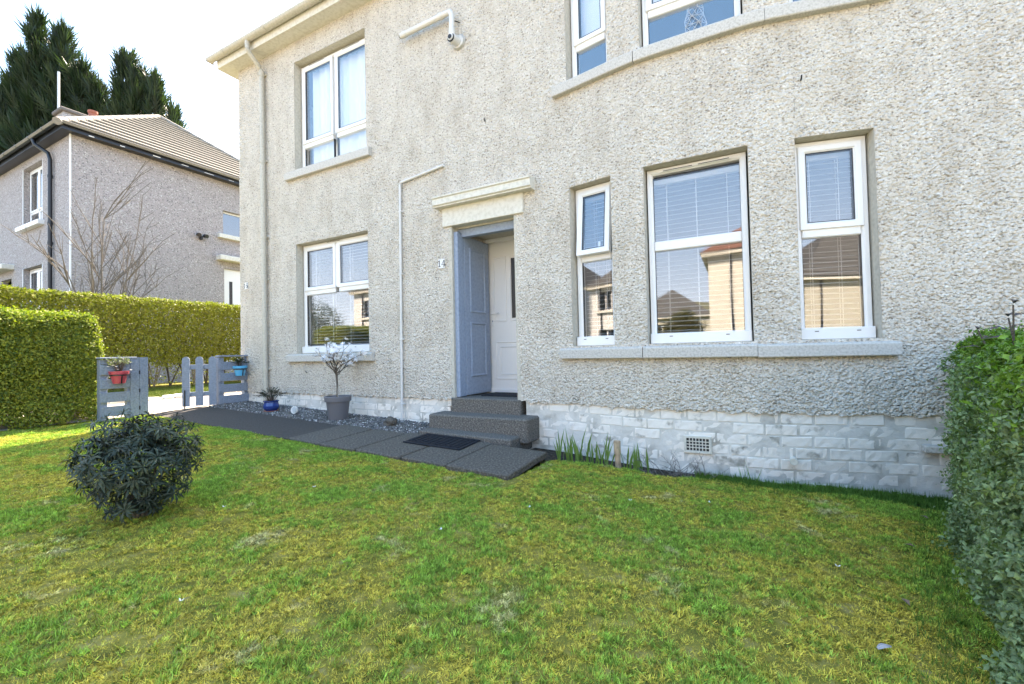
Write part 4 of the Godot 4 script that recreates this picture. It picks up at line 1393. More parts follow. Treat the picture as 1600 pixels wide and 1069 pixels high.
func street_opposite() -> void:
	far_house("cream house with red-brown roof mirrored in the wide bay window", -1.3, 9.0, 19.0, 8.0, -1.2, 4.95, 3.2, M.plain_cream, M.tile_red, [[3.0, 4.6, 2.9, 4.3], [6.2, 7.8, 2.9, 4.3], [3.0, 4.6, 0.2, 1.7], [6.2, 7.8, 0.2, 1.7]])
	far_house("tan house with dark hipped roof mirrored in the right bay window", 13.0, 24.0, 21.0, 8.0, -1.8, 4.1, 3.4, M.plain_tan, M.tile_grey, [[16.6, 18.0, 2.1, 3.5], [20.0, 21.4, 2.1, 3.5]])
	far_house("white house with grey roof mirrored in the narrow tilted bay window", -17.7, -8.8, 20.0, 8.0, -0.6, 4.62, 3.2, M.plain_white, M.tile_grey, [[-17.0, -15.7, 3.05, 4.4], [-13.0, -11.6, 3.05, 4.4], [-17.0, -15.7, 0.4, 1.8]])
	far_house("white house mirrored in the window behind the magnolia", -27.4, -21.0, 20.5, 8.0, 0.0, 5.4, 3.2, M.plain_white, M.tile_grey, [[-26.4, -25.0, 3.4, 4.8], [-24.2, -22.8, 3.4, 4.8]])
	far_house("low distant house with broad dark roof mirrored past the cream house", -11.0, -2.6, 44.0, 9.0, -1.0, 3.6, 3.4, M.plain_tan, M.tile_grey, [[-8.0, -6.5, 1.6, 3.0]])
	var lm := leaf_mesh(0.11, 0.06)
	var k := 0
	for s in [[-2.3, 17.0, 1.2, 2.9, "olive shrub mirrored beside the cream house opposite"], [-4.3, 17.5, 1.0, 2.2, "small brownish shrub mirrored in the wide bay window"], [-30.0, 19.0, 2.6, 4.6, "large dark shrub mirrored behind the magnolia window"], [-34.0, 18.0, 2.8, 5.0, "biggest dark shrub mirrored at the left of the magnolia window"], [-20.0, 17.5, 1.2, 2.4, "green shrub mirrored before the white house"]]:
		var T := thing("street_shrub", s[4], "shrub", Vector3(s[0], -0.53 - 0.0415 * s[0], s[1]), 0.0, "shrubs across the street")
		var mb := MB.new()
		for q in 5: mb.tube([Vector3(rnd(-0.2, 0.2), -0.2, rnd(-0.2, 0.2)), Vector3(rnd(-0.4, 0.4) * s[2], s[3] * 0.7, rnd(-0.4, 0.4) * s[2])], 0.04, 0.01, 6)
		part("stems", mb, M.bark, T)
		var xf := []
		var cs := []
		for i in 5000:
			var d := Vector3(rng.randfn(), rng.randfn(), rng.randfn()).normalized()
			var r := pow(rng.randf(), 0.4) * (0.8 + 0.3 * nz.get_noise_3d(d.x * 90, d.y * 90, d.z * 90 + k * 50))
			var p := Vector3(d.x * s[2] * r, s[3] * 0.52 + d.y * s[3] * 0.5 * r, d.z * s[2] * r)
			xf.append(Transform3D(Basis.from_euler(Vector3(rnd(0, TAU), rnd(0, TAU), rnd(0, TAU))).scaled(Vector3.ONE * rnd(0.8, 1.6)), p))
			var b := rnd(0.7, 1.3)
			cs.append(Color(0.10 * b, 0.095 * b, 0.03 * b) if k < 2 else Color(0.045 * b, 0.065 * b, 0.02 * b))
		scatter("foliage", lm, M.leaf, xf, cs, T)
		k += 1

# ---------------------------------------------------------------- vegetation
func leaf_mesh(l: float, w: float, fold := 0.25, droop := 0.15) -> ArrayMesh:   # base at origin, along +y, face +z
	var mb := MB.new()
	var a := Vector3.ZERO
	var t := Vector3(0, l, -droop * l)
	var m := Vector3(0, l * 0.5, 0)
	var L := Vector3(-w / 2, l * 0.45, fold * w)
	var R := Vector3(w / 2, l * 0.45, fold * w)
	mb.tri(a, m, L); mb.tri(L, m, t); mb.tri(a, R, m); mb.tri(m, R, t)
	return mb.mesh()

func towards(d: Vector3, roll: float) -> Basis:   # +y along d
	var y := d.normalized()
	var x := y.cross(Vector3.UP if absf(y.y) < 0.95 else Vector3.RIGHT).normalized()
	return Basis(x, y, x.cross(y)) * Basis(Vector3.UP, roll)

func hedge(called: String, label: String, lo: Vector3, hi: Vector3, shell: int, inner: int, lm: Mesh, tone: Callable, bulge: float, stems: int, skirt: float, cut: Callable) -> Node3D:
	var c := (lo + hi) / 2
	var H := thing(called, label, "hedge", Vector3(c.x, g(c.x, 2.0), c.z))
	var base := H.position
	var xf := []
	var cs := []
	var f := noise(FastNoiseLite.TYPE_SIMPLEX_SMOOTH, 1.6, 3, 31)
	var half := (hi - lo) / 2
	var rad := 0.22
	var faces := [half.y * half.z, half.x * half.z, half.x * half.y]
	var tot: float = faces[0] * 2 + faces[1] + faces[2] * 2
	var k := 0
	while k < shell + inner:
		k += 1
		var p := Vector3(rnd(-1, 1), rnd(-1, 1), rnd(-1, 1)) * half
		var nn := Vector3(rnd(-1, 1), rnd(-1, 1), rnd(-1, 1))
		if k <= shell:
			var r := rng.randf() * tot
			if r < faces[0] * 2:
				p.x = half.x * (1 if r < faces[0] else -1); nn = Vector3(signf(p.x), 0, 0)
			elif r < faces[0] * 2 + faces[1]:
				p.y = half.y; nn = Vector3.UP
			else:
				p.z = half.z * (1 if r < faces[0] * 2 + faces[1] + faces[2] else -1); nn = Vector3(0, 0, signf(p.z))
			p -= nn * absf(rng.randfn()) * 0.05
		# rounded edges
		var q := p.abs() - (half - Vector3.ONE * rad)
		q = Vector3(maxf(q.x, 0), maxf(q.y, 0) if p.y > 0 else 0.0, maxf(q.z, 0))
		if q.length() > rad:
			var e := q.normalized() * rad
			p = Vector3(signf(p.x) * ((half.x - rad) + e.x if q.x > 0 else absf(p.x)), (half.y - rad) + e.y if q.y > 0 else p.y, signf(p.z) * ((half.z - rad) + e.z if q.z > 0 else absf(p.z)))
			nn = (Vector3(q.x * signf(p.x), q.y, q.z * signf(p.z))).normalized()
		var w := c + p
		w += nn.normalized() * (f.get_noise_3d(w.x, w.y, w.z) * bulge + f.get_noise_3d(w.x * 5.0, w.y * 5.0, w.z * 5.0) * bulge * 0.45)
		if rng.randf() < 0.05: w += nn.normalized() * absf(rng.randfn()) * 0.03
		if not cut.call(w): continue
		var low := w.y - base.y
		if low < skirt + f.get_noise_2d(w.z * 2.0, w.x) * 0.25 and rng.randf() > 0.06: continue
		var fz := (nn.normalized() * 0.8 + Vector3(rng.randfn(), rng.randfn() + 0.5, rng.randfn()) * 0.75).normalized()
		var fy := (Vector3(rng.randfn(), rng.randfn() + 0.4, rng.randfn())).normalized()
		var fx := fy.cross(fz).normalized()
		xf.append(Transform3D(Basis(fx, fz.cross(fx), fz).scaled_local(Vector3.ONE * rnd(0.65, 1.3)), w - base))
		cs.append(tone.call(w, rng.randf()))
	scatter("foliage", lm, M.leaf, xf, cs, H)
	for s in stems:
		var mb := MB.new()
		var z := lerpf(lo.z, hi.z, (s + rnd(0.2, 0.8)) / stems)
		var x := c.x + rnd(-0.6, 0.6) * half.x * 0.6
		var b := Vector3(x, base.y - 0.02, z)
		for br in 3:
			var t := b + Vector3(rnd(-0.25, 0.25), rnd(0.6, 0.95) * (hi.y - base.y), rnd(-0.35, 0.35))
			var m := b.lerp(t, 0.4) + Vector3(rnd(-0.05, 0.05), 0, rnd(-0.08, 0.08))
			mb.tube([b - base, m - base, t - base], rnd(0.012, 0.02), 0.005, 6)
		part("stem", mb, M.bark if s % 3 else M.twig_pale, H)
	return H

func hedges() -> void:
	var privet := leaf_mesh(0.034, 0.02)
	var privet2 := leaf_mesh(0.05, 0.031)
	var yes := func(_w: Vector3) -> bool: return true
	var golden := func(w: Vector3, r: float) -> Color:
		var b := 0.75 + 0.6 * r
		return Color(0.25 * b, 0.26 * b, 0.036 * b) if r > 0.3 else Color(0.14 * b, 0.19 * b, 0.032 * b)
	hedge("clipped_hedge", "clipped rounded privet hedge at the left edge, nearest the lawn", Vector3(-8.3, -0.22, 1.76), Vector3(-7.28, 1.14, 4.6), 105000, 45000, privet, golden, 0.06, 9, 0.0, yes)
	var g2 := func(w: Vector3, r: float) -> Color:
		var b := 0.7 + 0.6 * r
		return Color(0.235 * b, 0.235 * b, 0.03 * b)
	hedge("clipped_hedge", "long flat-topped hedge with bare stems beyond the sunlit path", Vector3(-11.95, -0.05, -4.6), Vector3(-11.0, 1.84, 4.0), 90000, 50000, privet2, g2, 0.05, 40, 0.5, yes)
	var broad := leaf_mesh(0.023, 0.0135, 0.15, 0.2)
	var f := noise(FastNoiseLite.TYPE_SIMPLEX_SMOOTH, 1.2, 2, 91)
	var mixed := func(w: Vector3, r: float) -> Color:
		var b := 0.6 + 0.8 * r
		var s := w.y - 0.05 + f.get_noise_3d(w.x, w.y * 1.5, w.z) * 0.45 + (w.x - 0.9) * 0.35
		return Color(0.15 * b, 0.25 * b, 0.032 * b) if s + rng.randfn() * 0.16 > -0.05 else Color(0.20 * b, 0.27 * b, 0.13 * b)
	# slanting face: the hedge comes closer to the lawn towards the street
	var slant := func(w: Vector3) -> bool: return true
	var H := hedge("clipped_hedge", "dense green hedge at the right edge, tallest in the foreground", Vector3(-0.5, -0.62, -1.35), Vector3(0.5, 0.58, 1.35), 190000, 25000, broad, mixed, 0.16, 10, 0.02, slant)
	H.position = Vector3(1.49, -0.57, 1.35)
	H.rotation.y = deg_to_rad(-15.0)
	# dark pointed sprigs growing through it
	var dk := leaf_mesh(0.085, 0.026, 0.15, 0.3)
	var sprig := thing("dark_shoot", "dark purple-leaved shoot growing out of the right-hand hedge", "plant", Vector3(1.02, 0.42, 1.55))
	for s in 3:
		var mb := MB.new()
		var b := Vector3(rnd(-0.05, 0.05), -0.25, rnd(-0.05, 0.1))
		var t := Vector3(rnd(-0.06, 0.02), 0.16 + 0.05 * s, 0.12 * s - 0.1)
		mb.tube([b, (b + t) / 2 + Vector3(0.02, 0, 0), t], 0.005, 0.003, 6)
		part("stem", mb, M.bark, sprig)
		for k in 7:
			var p := b.lerp(t, 0.35 + k * 0.11)
			var o := put("leaf", dk, mat(lin(0.035, 0.028, 0.032), 0.45), sprig, Transform3D(towards(Vector3(cos(k * 2.4), 0.35, sin(k * 2.4)), rnd(-0.5, 0.5)), p))

func conifers() -> void:
	var mb := MB.new()   # a feathery spray
	for s in 9:
		var a := -0.9 + s * 0.225
		var l := (0.75 - absf(a) * 0.35)
		var d := Vector3(sin(a), cos(a), sin(s * 2.1) * 0.25)
		var b := Vector3(0, 0.12 * (4 - absf(s - 4)), 0)
		var w := Vector3(cos(a), -sin(a), 0) * 0.045
		mb.tri(b - w, b + w, b + d * l)
	var spray := mb.mesh()
	var defs := [
		[Vector3(-33.4, 0.4, -4.65), "tallest dark conifer behind the chimney, with feathery leading shoots", [[0.0, 0.0, 18.9, 1.35], [1.15, -0.6, 18.3, 1.3], [-0.9, 0.4, 17.0, 1.3], [-1.7, 0.9, 15.2, 1.5], [2.1, -1.1, 16.2, 1.3], [0.4, -0.3, 13.5, 2.6]]],
		[Vector3(-29.3, 0.3, -6.9), "shorter dark conifer right of the chimney, with several tips", [[0.0, 0.0, 16.9, 1.1], [-1.3, 0.7, 15.4, 1.3], [0.6, -0.3, 16.1, 1.0], [1.35, -0.75, 15.6, 1.0], [2.1, -1.2, 14.0, 1.0], [-2.6, 1.4, 13.6, 1.3], [0.3, 0.0, 12.8, 2.2]]]]
	for q in defs:
		var T := thing("conifer_tree", q[1], "tree", q[0], 0.0, "conifers beyond the neighbouring roof")
		mb = MB.new()
		for l in q[2]: mb.tube([Vector3(l[0] * 0.2, -0.5, l[1] * 0.2), Vector3(l[0], l[2] * 0.5, l[1]), Vector3(l[0], l[2] - 0.3, l[1])], 0.22, 0.02, 7)
		part("trunk", mb, M.bark, T)
		var xf := []
		var cs := []
		for l in q[2]:
			var n := int(l[3] * l[2] * 85)
			for i in n:
				var t := pow(rng.randf(), 0.8)
				var y: float = lerpf(1.5, l[2] - 0.4, t)
				var R: float = l[3] * pow(1.0 - t, 0.55) + 0.08
				var a := rnd(0, TAU)
				R *= 0.8 + 1.1 * nz.get_noise_3d(cos(a) * 70.0 + l[0] * 30, y * 90.0, sin(a) * 70.0)
				if nz.get_noise_3d(cos(a) * 45.0 + l[0] * 70, y * 75.0, sin(a) * 45.0) < -0.12: continue
				var rr := R * sqrt(rnd(0.2, 1.0))
				var d := Vector3(cos(a) * (0.75 - 0.4 * t), 0.55 + 0.7 * t, sin(a) * (0.75 - 0.4 * t)) + Vector3(rng.randfn(), rng.randfn(), rng.randfn()) * 0.22
				xf.append(Transform3D(towards(d, rnd(0, TAU)).scaled_local(Vector3.ONE * rnd(0.7, 1.6) * (1.0 - 0.35 * t)), Vector3(l[0] + cos(a) * rr, y, l[1] + sin(a) * rr)))
				var b := rnd(0.6, 1.4)
				cs.append(Color(0.030 * b, 0.045 * b, 0.020 * b))
			for i in 5:   # leading shoot
				var sh := Vector3(rnd(-0.05, 0.05), 0, rnd(-0.05, 0.05))
				xf.append(Transform3D(towards(Vector3(rnd(-0.15, 0.25), 1, rnd(-0.15, 0.15)), rnd(0, TAU)).scaled_local(Vector3(0.35, 1.1, 0.35)), Vector3(l[0], l[2] - 1.1 + i * 0.22, l[1]) + sh))
				cs.append(Color(0.035, 0.05, 0.022))
		scatter("crown", spray, M.leaf, xf, cs, T)

func twig(mb: MB, p: Vector3, d: Vector3, l: float, r: float, depth: int, bend := 0.18) -> void:
	var pts := [p]
	var q := p
	var n := 4
	for i in n:
		d = (d + Vector3(rng.randfn(), rng.randfn() * 0.6 + 0.12, rng.randfn()) * bend).normalized()
		q += d * l / n
		pts.append(q)
	mb.tube(pts, r, r * 0.5, 6 if r > 0.006 else 4, false)
	if depth == 0: return
	for k in 6 if depth > 1 else 4:
		var b: Vector3 = pts[1 + rng.randi() % n]
		var s := (d + Vector3(rng.randfn(), rng.randfn() * 0.5 + 0.3, rng.randfn()) * 0.4).normalized()
		twig(mb, b, s, l * rnd(0.22, 0.42), r * 0.6, depth - 1, bend)

func bare_shrub() -> void:
	var T := thing("bare_shrub", "leafless many-stemmed shrub before the grey pebbledash wall", "shrub", Vector3(-12.7, -0.05, -0.1))
	for s in 17:
		var mb := MB.new()
		var a := TAU * s / 17.0
		var sp := rnd(0.06, 0.34)
		twig(mb, Vector3(cos(a) * 0.12, 0, sin(a) * 0.12), Vector3(cos(a) * sp, 1.0, sin(a) * sp).normalized(), rnd(2.3, 3.7), 0.017, 2, 0.085)
		part("stem", mb, M.shrub_bark, T)

func lawn_bush() -> void:
	var B := thing("evergreen_bush", "dark rounded evergreen bush standing alone on the lawn", "bush", Vector3(-3.2, g(-3.2, 3.05), 3.05))
	var whorls := []
	for v in 4:
		var mb := MB.new()
		var n := 13
		for k in n:
			var a := TAU * k / n + rnd(-0.2, 0.2)
			var up := rnd(-0.35, 0.75) if k % 2 else rnd(-0.55, 0.25)
			var d := Vector3(cos(a), up, sin(a)).normalized()
			var s := Vector3(-sin(a), 0, cos(a)) * rnd(0.0055, 0.0075)
			var l := rnd(0.045, 0.072)
			var b := Vector3(0, rnd(-0.012, 0.008), 0)
			var m := b + d * l * 0.55
			var t := b + d * l - Vector3(0, l * 0.28, 0)
			var f := Vector3(0, -0.003, 0)
			mb.tri(b, m + f, m - s); mb.tri(m - s, m + f, t); mb.tri(b, m + s, m + f); mb.tri(m + f, m + s, t)
		for k in 3: mb.tri(Vector3(-0.004, -0.005, 0), Vector3(0.004, -0.005, 0), Vector3(rnd(-0.006, 0.006), 0.03, rnd(-0.006, 0.006)))
		whorls.append(mb.mesh())
	var tones := []
	for c in [[0.026, 0.038, 0.024], [0.036, 0.050, 0.030], [0.020, 0.029, 0.020], [0.050, 0.062, 0.036]]:
		var m := mat(lin(c[0], c[1], c[2]), 0.42, 0.0, 0.35)
		tones.append(m)
	var mb2 := MB.new()
	for k in 9:
		var a := TAU * k / 9.0
		mb2.tube([Vector3(cos(a) * 0.02, -0.03, sin(a) * 0.02), Vector3(cos(a) * 0.06, 0.14, sin(a) * 0.06), Vector3(cos(a) * 0.17, 0.36, sin(a) * 0.17)], 0.011, 0.004, 6)
	part("stems", mb2, M.bark, B)
	var i := 0
	while i < 298:
		var q := i % 215
		var dy := 1.0 - 1.93 * (q + 0.5) / 215.0
		var az := q * 2.39996 + (0.9 if i >= 215 else 0.0)
		var d := Vector3(cos(az) * sqrt(1.0 - dy * dy), dy, sin(az) * sqrt(1.0 - dy * dy))
		d = (d + Vector3(rng.randfn(), rng.randfn(), rng.randfn()) * 0.07).normalized()
		var r := (1.0 if i < 215 else rnd(0.5, 0.85)) * rnd(0.82, 1.12) * (1.0 + 0.16 * nz.get_noise_3d(d.x * 130.0, d.y * 130.0, d.z * 130.0))
		var w := 0.285 * (1.0 if d.y > -0.1 else 1.0 + d.y * 0.2)
		var p := Vector3(d.x * w * r, 0.32 + d.y * (0.235 if d.y > 0 else 0.275) * r, d.z * w * r)
		if d.y > 0.6: p.y += rnd(-0.02, 0.06)
		var o := (d * 0.8 + Vector3(0, 0.75, 0)).normalized()
		put("leaf_whorl", whorls[i % 4], tones[rng.randi() % 4], B, Transform3D(towards(o + Vector3(rng.randfn(), rng.randfn(), rng.randfn()) * 0.15, rnd(0, TAU)).scaled_local(Vector3.ONE * rnd(0.8, 1.2)), p))
		i += 1

func pots() -> void:
	# grey planter with a small white-flowering tree
	var y := g(-4.7, 0.33)
	var P := thing("grey_planter", "tapered grey plastic planter holding the small magnolia", "planter", Vector3(-4.7, y, 0.33))
	var mb := MB.new()
	mb.lathe(Vector3.ZERO, [Vector2(0.0, 0.0), Vector2(0.108, 0.0), Vector2(0.118, 0.01), Vector2(0.145, 0.235), Vector2(0.147, 0.238)], 36)
	part("body", mb, mat(lin(0.115, 0.11, 0.12), 0.55), P)
	mb = MB.new()
	mb.lathe(Vector3.ZERO, [Vector2(0.147, 0.236), Vector2(0.163, 0.24), Vector2(0.168, 0.30), Vector2(0.164, 0.306), Vector2(0.150, 0.305), Vector2(0.146, 0.24)], 36)
	part("rim", mb, mat(lin(0.13, 0.125, 0.135), 0.55), P)
	mb = MB.new()
	mb.lathe(Vector3.ZERO, [Vector2(0.147, 0.272), Vector2(0.05, 0.282), Vector2(0.0, 0.284)], 24)
	part("soil", mb, mat(lin(0.35, 0.34, 0.33), 0.95), P)
	var T := thing("magnolia_tree", "small bare-stemmed magnolia with white star flowers in the grey planter", "tree", Vector3(-4.71, y + 0.28, 0.33))
	mb = MB.new()
	mb.tube([Vector3(0, -0.02, 0), Vector3(0.005, 0.2, 0.005), Vector3(-0.01, 0.4, 0)], 0.012, 0.009, 8)
	part("trunk", mb, M.bark, T)
	mb = MB.new()
	mb.tube([Vector3(0.03, -0.02, 0.01), Vector3(-0.035, 0.42, 0.01)], 0.005, -1, 6)
	part("cane", mb, M.twig_pale, T)
	var tips := []
	for k in 14:
		mb = MB.new()
		var a := TAU * k / 14.0 + rnd(-0.3, 0.3)
		var p := Vector3(-0.008, rnd(0.28, 0.42), 0)
		var d := Vector3(cos(a) * rnd(0.5, 1.0), rnd(0.55, 1.1), sin(a) * 0.8).normalized()
		var pts := [p]
		var q := p
		var L := rnd(0.25, 0.46)
		for i in 5:
			d = (d + Vector3(rng.randfn(), rng.randfn() * 0.5 + 0.1, rng.randfn()) * 0.15).normalized()
			q += d * L / 5
			pts.append(q)
			if i > 1: tips.append(q)
		mb.tube(pts, 0.006, 0.0025, 6)
		for s in 3:
			var b: Vector3 = pts[2 + rng.randi() % 3]
			var e := b + (d + Vector3(rng.randfn(), rng.randfn() * 0.4, rng.randfn()) * 0.7).normalized() * rnd(0.06, 0.13)
			mb.tube([b, e], 0.003, 0.002, 5)
			tips.append(e)
		part("branch", mb, M.bark, T)
	var fm := MB.new()
	for k in 10:
		var a := TAU * k / 10.0
		var d := Vector3(cos(a), 0.45 if k % 2 else 0.9, sin(a)).normalized()
		var s := Vector3(-sin(a), 0, cos(a)) * 0.007
		var m := d * 0.022
		var t := d * 0.04 - Vector3(0, 0.004, 0)
		fm.tri(Vector3.ZERO, m + s, m - s); fm.tri(m - s, m + s, t)
	var fmesh := fm.mesh()
	for k in mini(80, tips.size()):
		var t: Vector3 = tips[(k * 11) % tips.size()]
		put("flower", fmesh, M.flower, T, Transform3D(towards(Vector3(rng.randfn() * 0.5, 1, rng.randfn() * 0.5), rnd(0, TAU)).scaled_local(Vector3.ONE * rnd(0.9, 1.5)), t))
	# blue glazed pot with a heather
	var yb := g(-6.02, 0.37)
	var Q := thing("blue_glazed_pot", "small round cobalt-blue glazed pot on the gravel", "pot", Vector3(-6.02, yb, 0.37))
	mb = MB.new()
	mb.lathe(Vector3.ZERO, [Vector2(0.0, 0.012), Vector2(0.07, 0.012), Vector2(0.10, 0.05), Vector2(0.105, 0.085), Vector2(0.092, 0.125), Vector2(0.09, 0.135), Vector2(0.104, 0.15), Vector2(0.104, 0.158), Vector2(0.088, 0.156), Vector2(0.085, 0.12)], 30)
	var blue := mat(lin(0.02, 0.045, 0.20), 0.12, 0.0, 0.6)
	part("body", mb, blue, Q)
	mb = MB.new()
	mb.lathe(Vector3.ZERO, [Vector2(0.0, -0.004), Vector2(0.09, -0.004), Vector2(0.10, 0.018), Vector2(0.094, 0.018), Vector2(0.07, 0.011), Vector2(0.0, 0.011)], 26)
	part("saucer", mb, M.terracotta, Q)
	mb = MB.new()
	mb.lathe(Vector3.ZERO, [Vector2(0.087, 0.14), Vector2(0.0, 0.146)], 18)
	part("soil", mb, M.soil, Q)
	bushy("heather_plant", "spreading grey-green heather in the cobalt-blue pot", Vector3(-6.02, yb + 0.14, 0.37), 0.23, 0.20, 46, Color(0.05, 0.055, 0.045))
	# pots hung on the fence panels
	var gy := g(-7.2, 2.0)
	for k in 2:
		var at := [Vector3(-7.10, gy + 0.47, 1.70), Vector3(-7.10, gy + 0.48, 0.17)][k] as Vector3
		var F := thing("fence_pot", ["red trough pot strapped to the left fence panel", "sky-blue pot strapped to the right fence panel"][k], "pot", at)
		mb = MB.new()
		mb.lathe(Vector3.ZERO, [Vector2(0.0, 0.0), Vector2(0.062, 0.0), Vector2(0.085, 0.115), Vector2(0.098, 0.118), Vector2(0.102, 0.155), Vector2(0.092, 0.156), Vector2(0.085, 0.11)], 24)
		part("body", mb, mat([lin(0.40, 0.055, 0.075), lin(0.09, 0.38, 0.62)][k], 0.4), F)
		mb = MB.new()
		mb.lathe(Vector3.ZERO, [Vector2(0.088, 0.135), Vector2(0.0, 0.14)], 16)
		part("soil", mb, M.soil, F)
		mb = MB.new()
		mb.lathe(Vector3.ZERO, [Vector2(0.088, 0.098), Vector2(0.094, 0.098), Vector2(0.094, 0.112), Vector2(0.088, 0.112)], 20)
		mb.box(Vector3(0.075, 0.05, 0), Vector3(0.006, 0.10, 0.014), 0.0, Basis.from_euler(Vector3(0, 0, -0.19)))
		part("strap", mb, M.black, F)
	bushy("silver_plant", "silvery plant with white blooms in the red fence pot", Vector3(-7.10, gy + 0.61, 1.70), 0.17, 0.22, 34, Color(0.22, 0.23, 0.21), true)
	bushy("grassy_plant", "dark tufted plant in the sky-blue fence pot", Vector3(-7.10, gy + 0.62, 0.17), 0.13, 0.14, 26, Color(0.045, 0.06, 0.035))

func bushy(called: String, label: String, at: Vector3, w: float, h: float, n: int, c: Color, flowers := false) -> void:
	var T := thing(called, label, "plant", at)
	var xf := []
	var cs := []
	var lm := leaf_mesh(0.024, 0.006, 0.1, 0.2)
	var mb := MB.new()
	for k in n:
		var a := rnd(0, TAU)
		var r := sqrt(rng.randf())
		var t := Vector3(cos(a) * w * r, h * (1.0 - 0.55 * r * r) * rnd(0.75, 1.1), sin(a) * w * r)
		var m := t * 0.45 + Vector3(0, h * 0.2, 0)
		mb.tube([Vector3(cos(a) * 0.02, -0.01, sin(a) * 0.02), m, t], 0.003, 0.0015, 4, false)
		for i in 26:
			var s := rnd(0.3, 1.0)
			var p := m.lerp(t, (s - 0.3) / 0.7)
			xf.append(Transform3D(towards((t - m).normalized() + Vector3(rng.randfn(), rng.randfn(), rng.randfn()) * 0.6, rnd(0, TAU)), p))
			var b := rnd(0.7, 1.4)
			cs.append(Color(c.r * b, c.g * b, c.b * b))
	part("stems", mb, M.bark, T)
	scatter("foliage", lm, M.leaf, xf, cs, T)
	if flowers:
		for k in 14:
			var fm := MB.new()
			var p := Vector3(rnd(-1, 1) * w * 0.7, h * rnd(0.1, 0.9), rnd(-1, 1) * w * 0.7)
			for q in 7:
				var a := TAU * q / 7.0
				fm.tri(p, p + Vector3(cos(a), 0.4, sin(a)) * 0.016, p + Vector3(cos(a + 0.7), 0.4, sin(a + 0.7)) * 0.016)
			part("flower", fm, M.flower, T)

func bed_plants() -> void:
	# dark soil strip under the bay
	var mb := MB.new()
	var prev := []
	for i in 25:
		var x := lerpf(-2.05, 1.5, i / 24.0)
		var e := 0.56 - 0.12 * smoothstep(-0.8, 0.4, x) + 0.03 * sin(x * 7.0)
		var row := [Vector3(x, -0.53 - 0.0415 * x - 0.07, zf(x) - 0.03), Vector3(x, -0.53 - 0.0415 * x - 0.055 + 0.015 * sin(x * 9.0), (zf(x) + e) / 2), Vector3(x, -0.53 - 0.0415 * x - 0.012, e + 0.04)]
		if prev:
			for k in 2: mb.quad(prev[k + 1], row[k + 1], row[k], prev[k])
		prev = row
	struct("soil_bed", mb, M.soil)
	var cl := [[-1.47, 0.42, 24, 0.36, "tallest clump of green shoots, nearest the steps"], [-1.2, 0.42, 22, 0.32, "clump of green shoots between the steps and the short clay pipe"], [-0.86, 0.45, 18, 0.28, "clump of green shoots right of the short clay pipe"]]
	for c in cl:
		var T := thing("shoot_clump", c[4], "plant", Vector3(c[0], -0.53 - 0.0415 * c[0] - 0.05, c[1]), 0.0, "green shoots in the soil bed")
		for k in c[2]:
			var m2 := MB.new()
			var b := Vector3(rnd(-0.13, 0.13), -0.01, rnd(-0.07, 0.07))
			var h: float = c[3] * rnd(0.5, 1.05)
			var d := Vector3(rnd(-0.25, 0.3), 1, rnd(-0.15, 0.3)).normalized()
			var s := Vector3(rnd(-1, 1), 0, rnd(-1, 1)).normalized() * rnd(0.006, 0.011)
			var m := b + d * h * 0.6
			var t := b + d * h + Vector3(d.x, -0.1, d.z) * h * 0.25
			m2.quad(b - s * 0.7, b + s * 0.7, m + s, m - s)
			m2.tri(m - s, m + s, t)
			part("blade", m2, M.shoot if M.has("shoot") else shoot_mat(), T)
	var D := thing("withered_plant", "heap of dead grey stems lying against the bay wall", "plant", Vector3(-0.52, -0.53 + 0.02 - 0.045, 0.42))
	for k in 26:
		mb = MB.new()
		var b := Vector3(rnd(-0.28, 0.22), 0, rnd(-0.08, 0.08))
		twig(mb, b, Vector3(rnd(-0.8, 0.9), rnd(0.15, 0.8), rnd(-0.3, 0.4)).normalized(), rnd(0.10, 0.24), 0.003, 1, 0.2)
		part("stem", mb, M.dead if M.has("dead") else dead_mat(), D)
	var tuft := thing("wall_tuft", "wispy tuft of grass growing at the wall right of the air vent", "grass tuft", Vector3(-0.02, -0.53 - 0.03, 0.28))
	for k in 18:
		var m2 := MB.new()
		var b := Vector3(rnd(-0.06, 0.06), -0.02, rnd(-0.04, 0.04))
		var d := Vector3(rnd(-0.5, 0.5), 1, rnd(-0.2, 0.4)).normalized()
		var h := rnd(0.08, 0.22)
		m2.tri(b - Vector3(0.003, 0, 0), b + Vector3(0.003, 0, 0), b + d * h)
		part("blade", m2, M.shoot, tuft)
	# stub of clay pipe
	mb = MB.new()
	mb.tube([Vector3(0, -0.05, 0), Vector3(-0.004, 0.14, 0)], 0.026, 0.026, 14)
	mb.tube([Vector3(-0.004, 0.13, 0), Vector3(-0.006, 0.245, 0)], 0.03, 0.031, 14)
	var cp := single("clay_pipe", mb, tri_mat(M.mortar.albedo_texture, null, 3.0, 0), "short upright clay pipe among the green shoots", "pipe")
	cp.material_override.albedo_color = lin(0.75, 0.6, 0.45)
	cp.position = Vector3(-1.05, -0.53 + 0.0415 * 1.05 - 0.05, 0.38)

func shoot_mat() -> StandardMaterial3D:
	M.shoot = mat(lin(0.10, 0.17, 0.03), 0.5)
	M.shoot.backlight_enabled = true
	M.shoot.backlight = Color(0.4, 0.5, 0.2)
	return M.shoot

func dead_mat() -> StandardMaterial3D:
	M.dead = mat(lin(0.17, 0.15, 0.135), 0.9)
	return M.dead

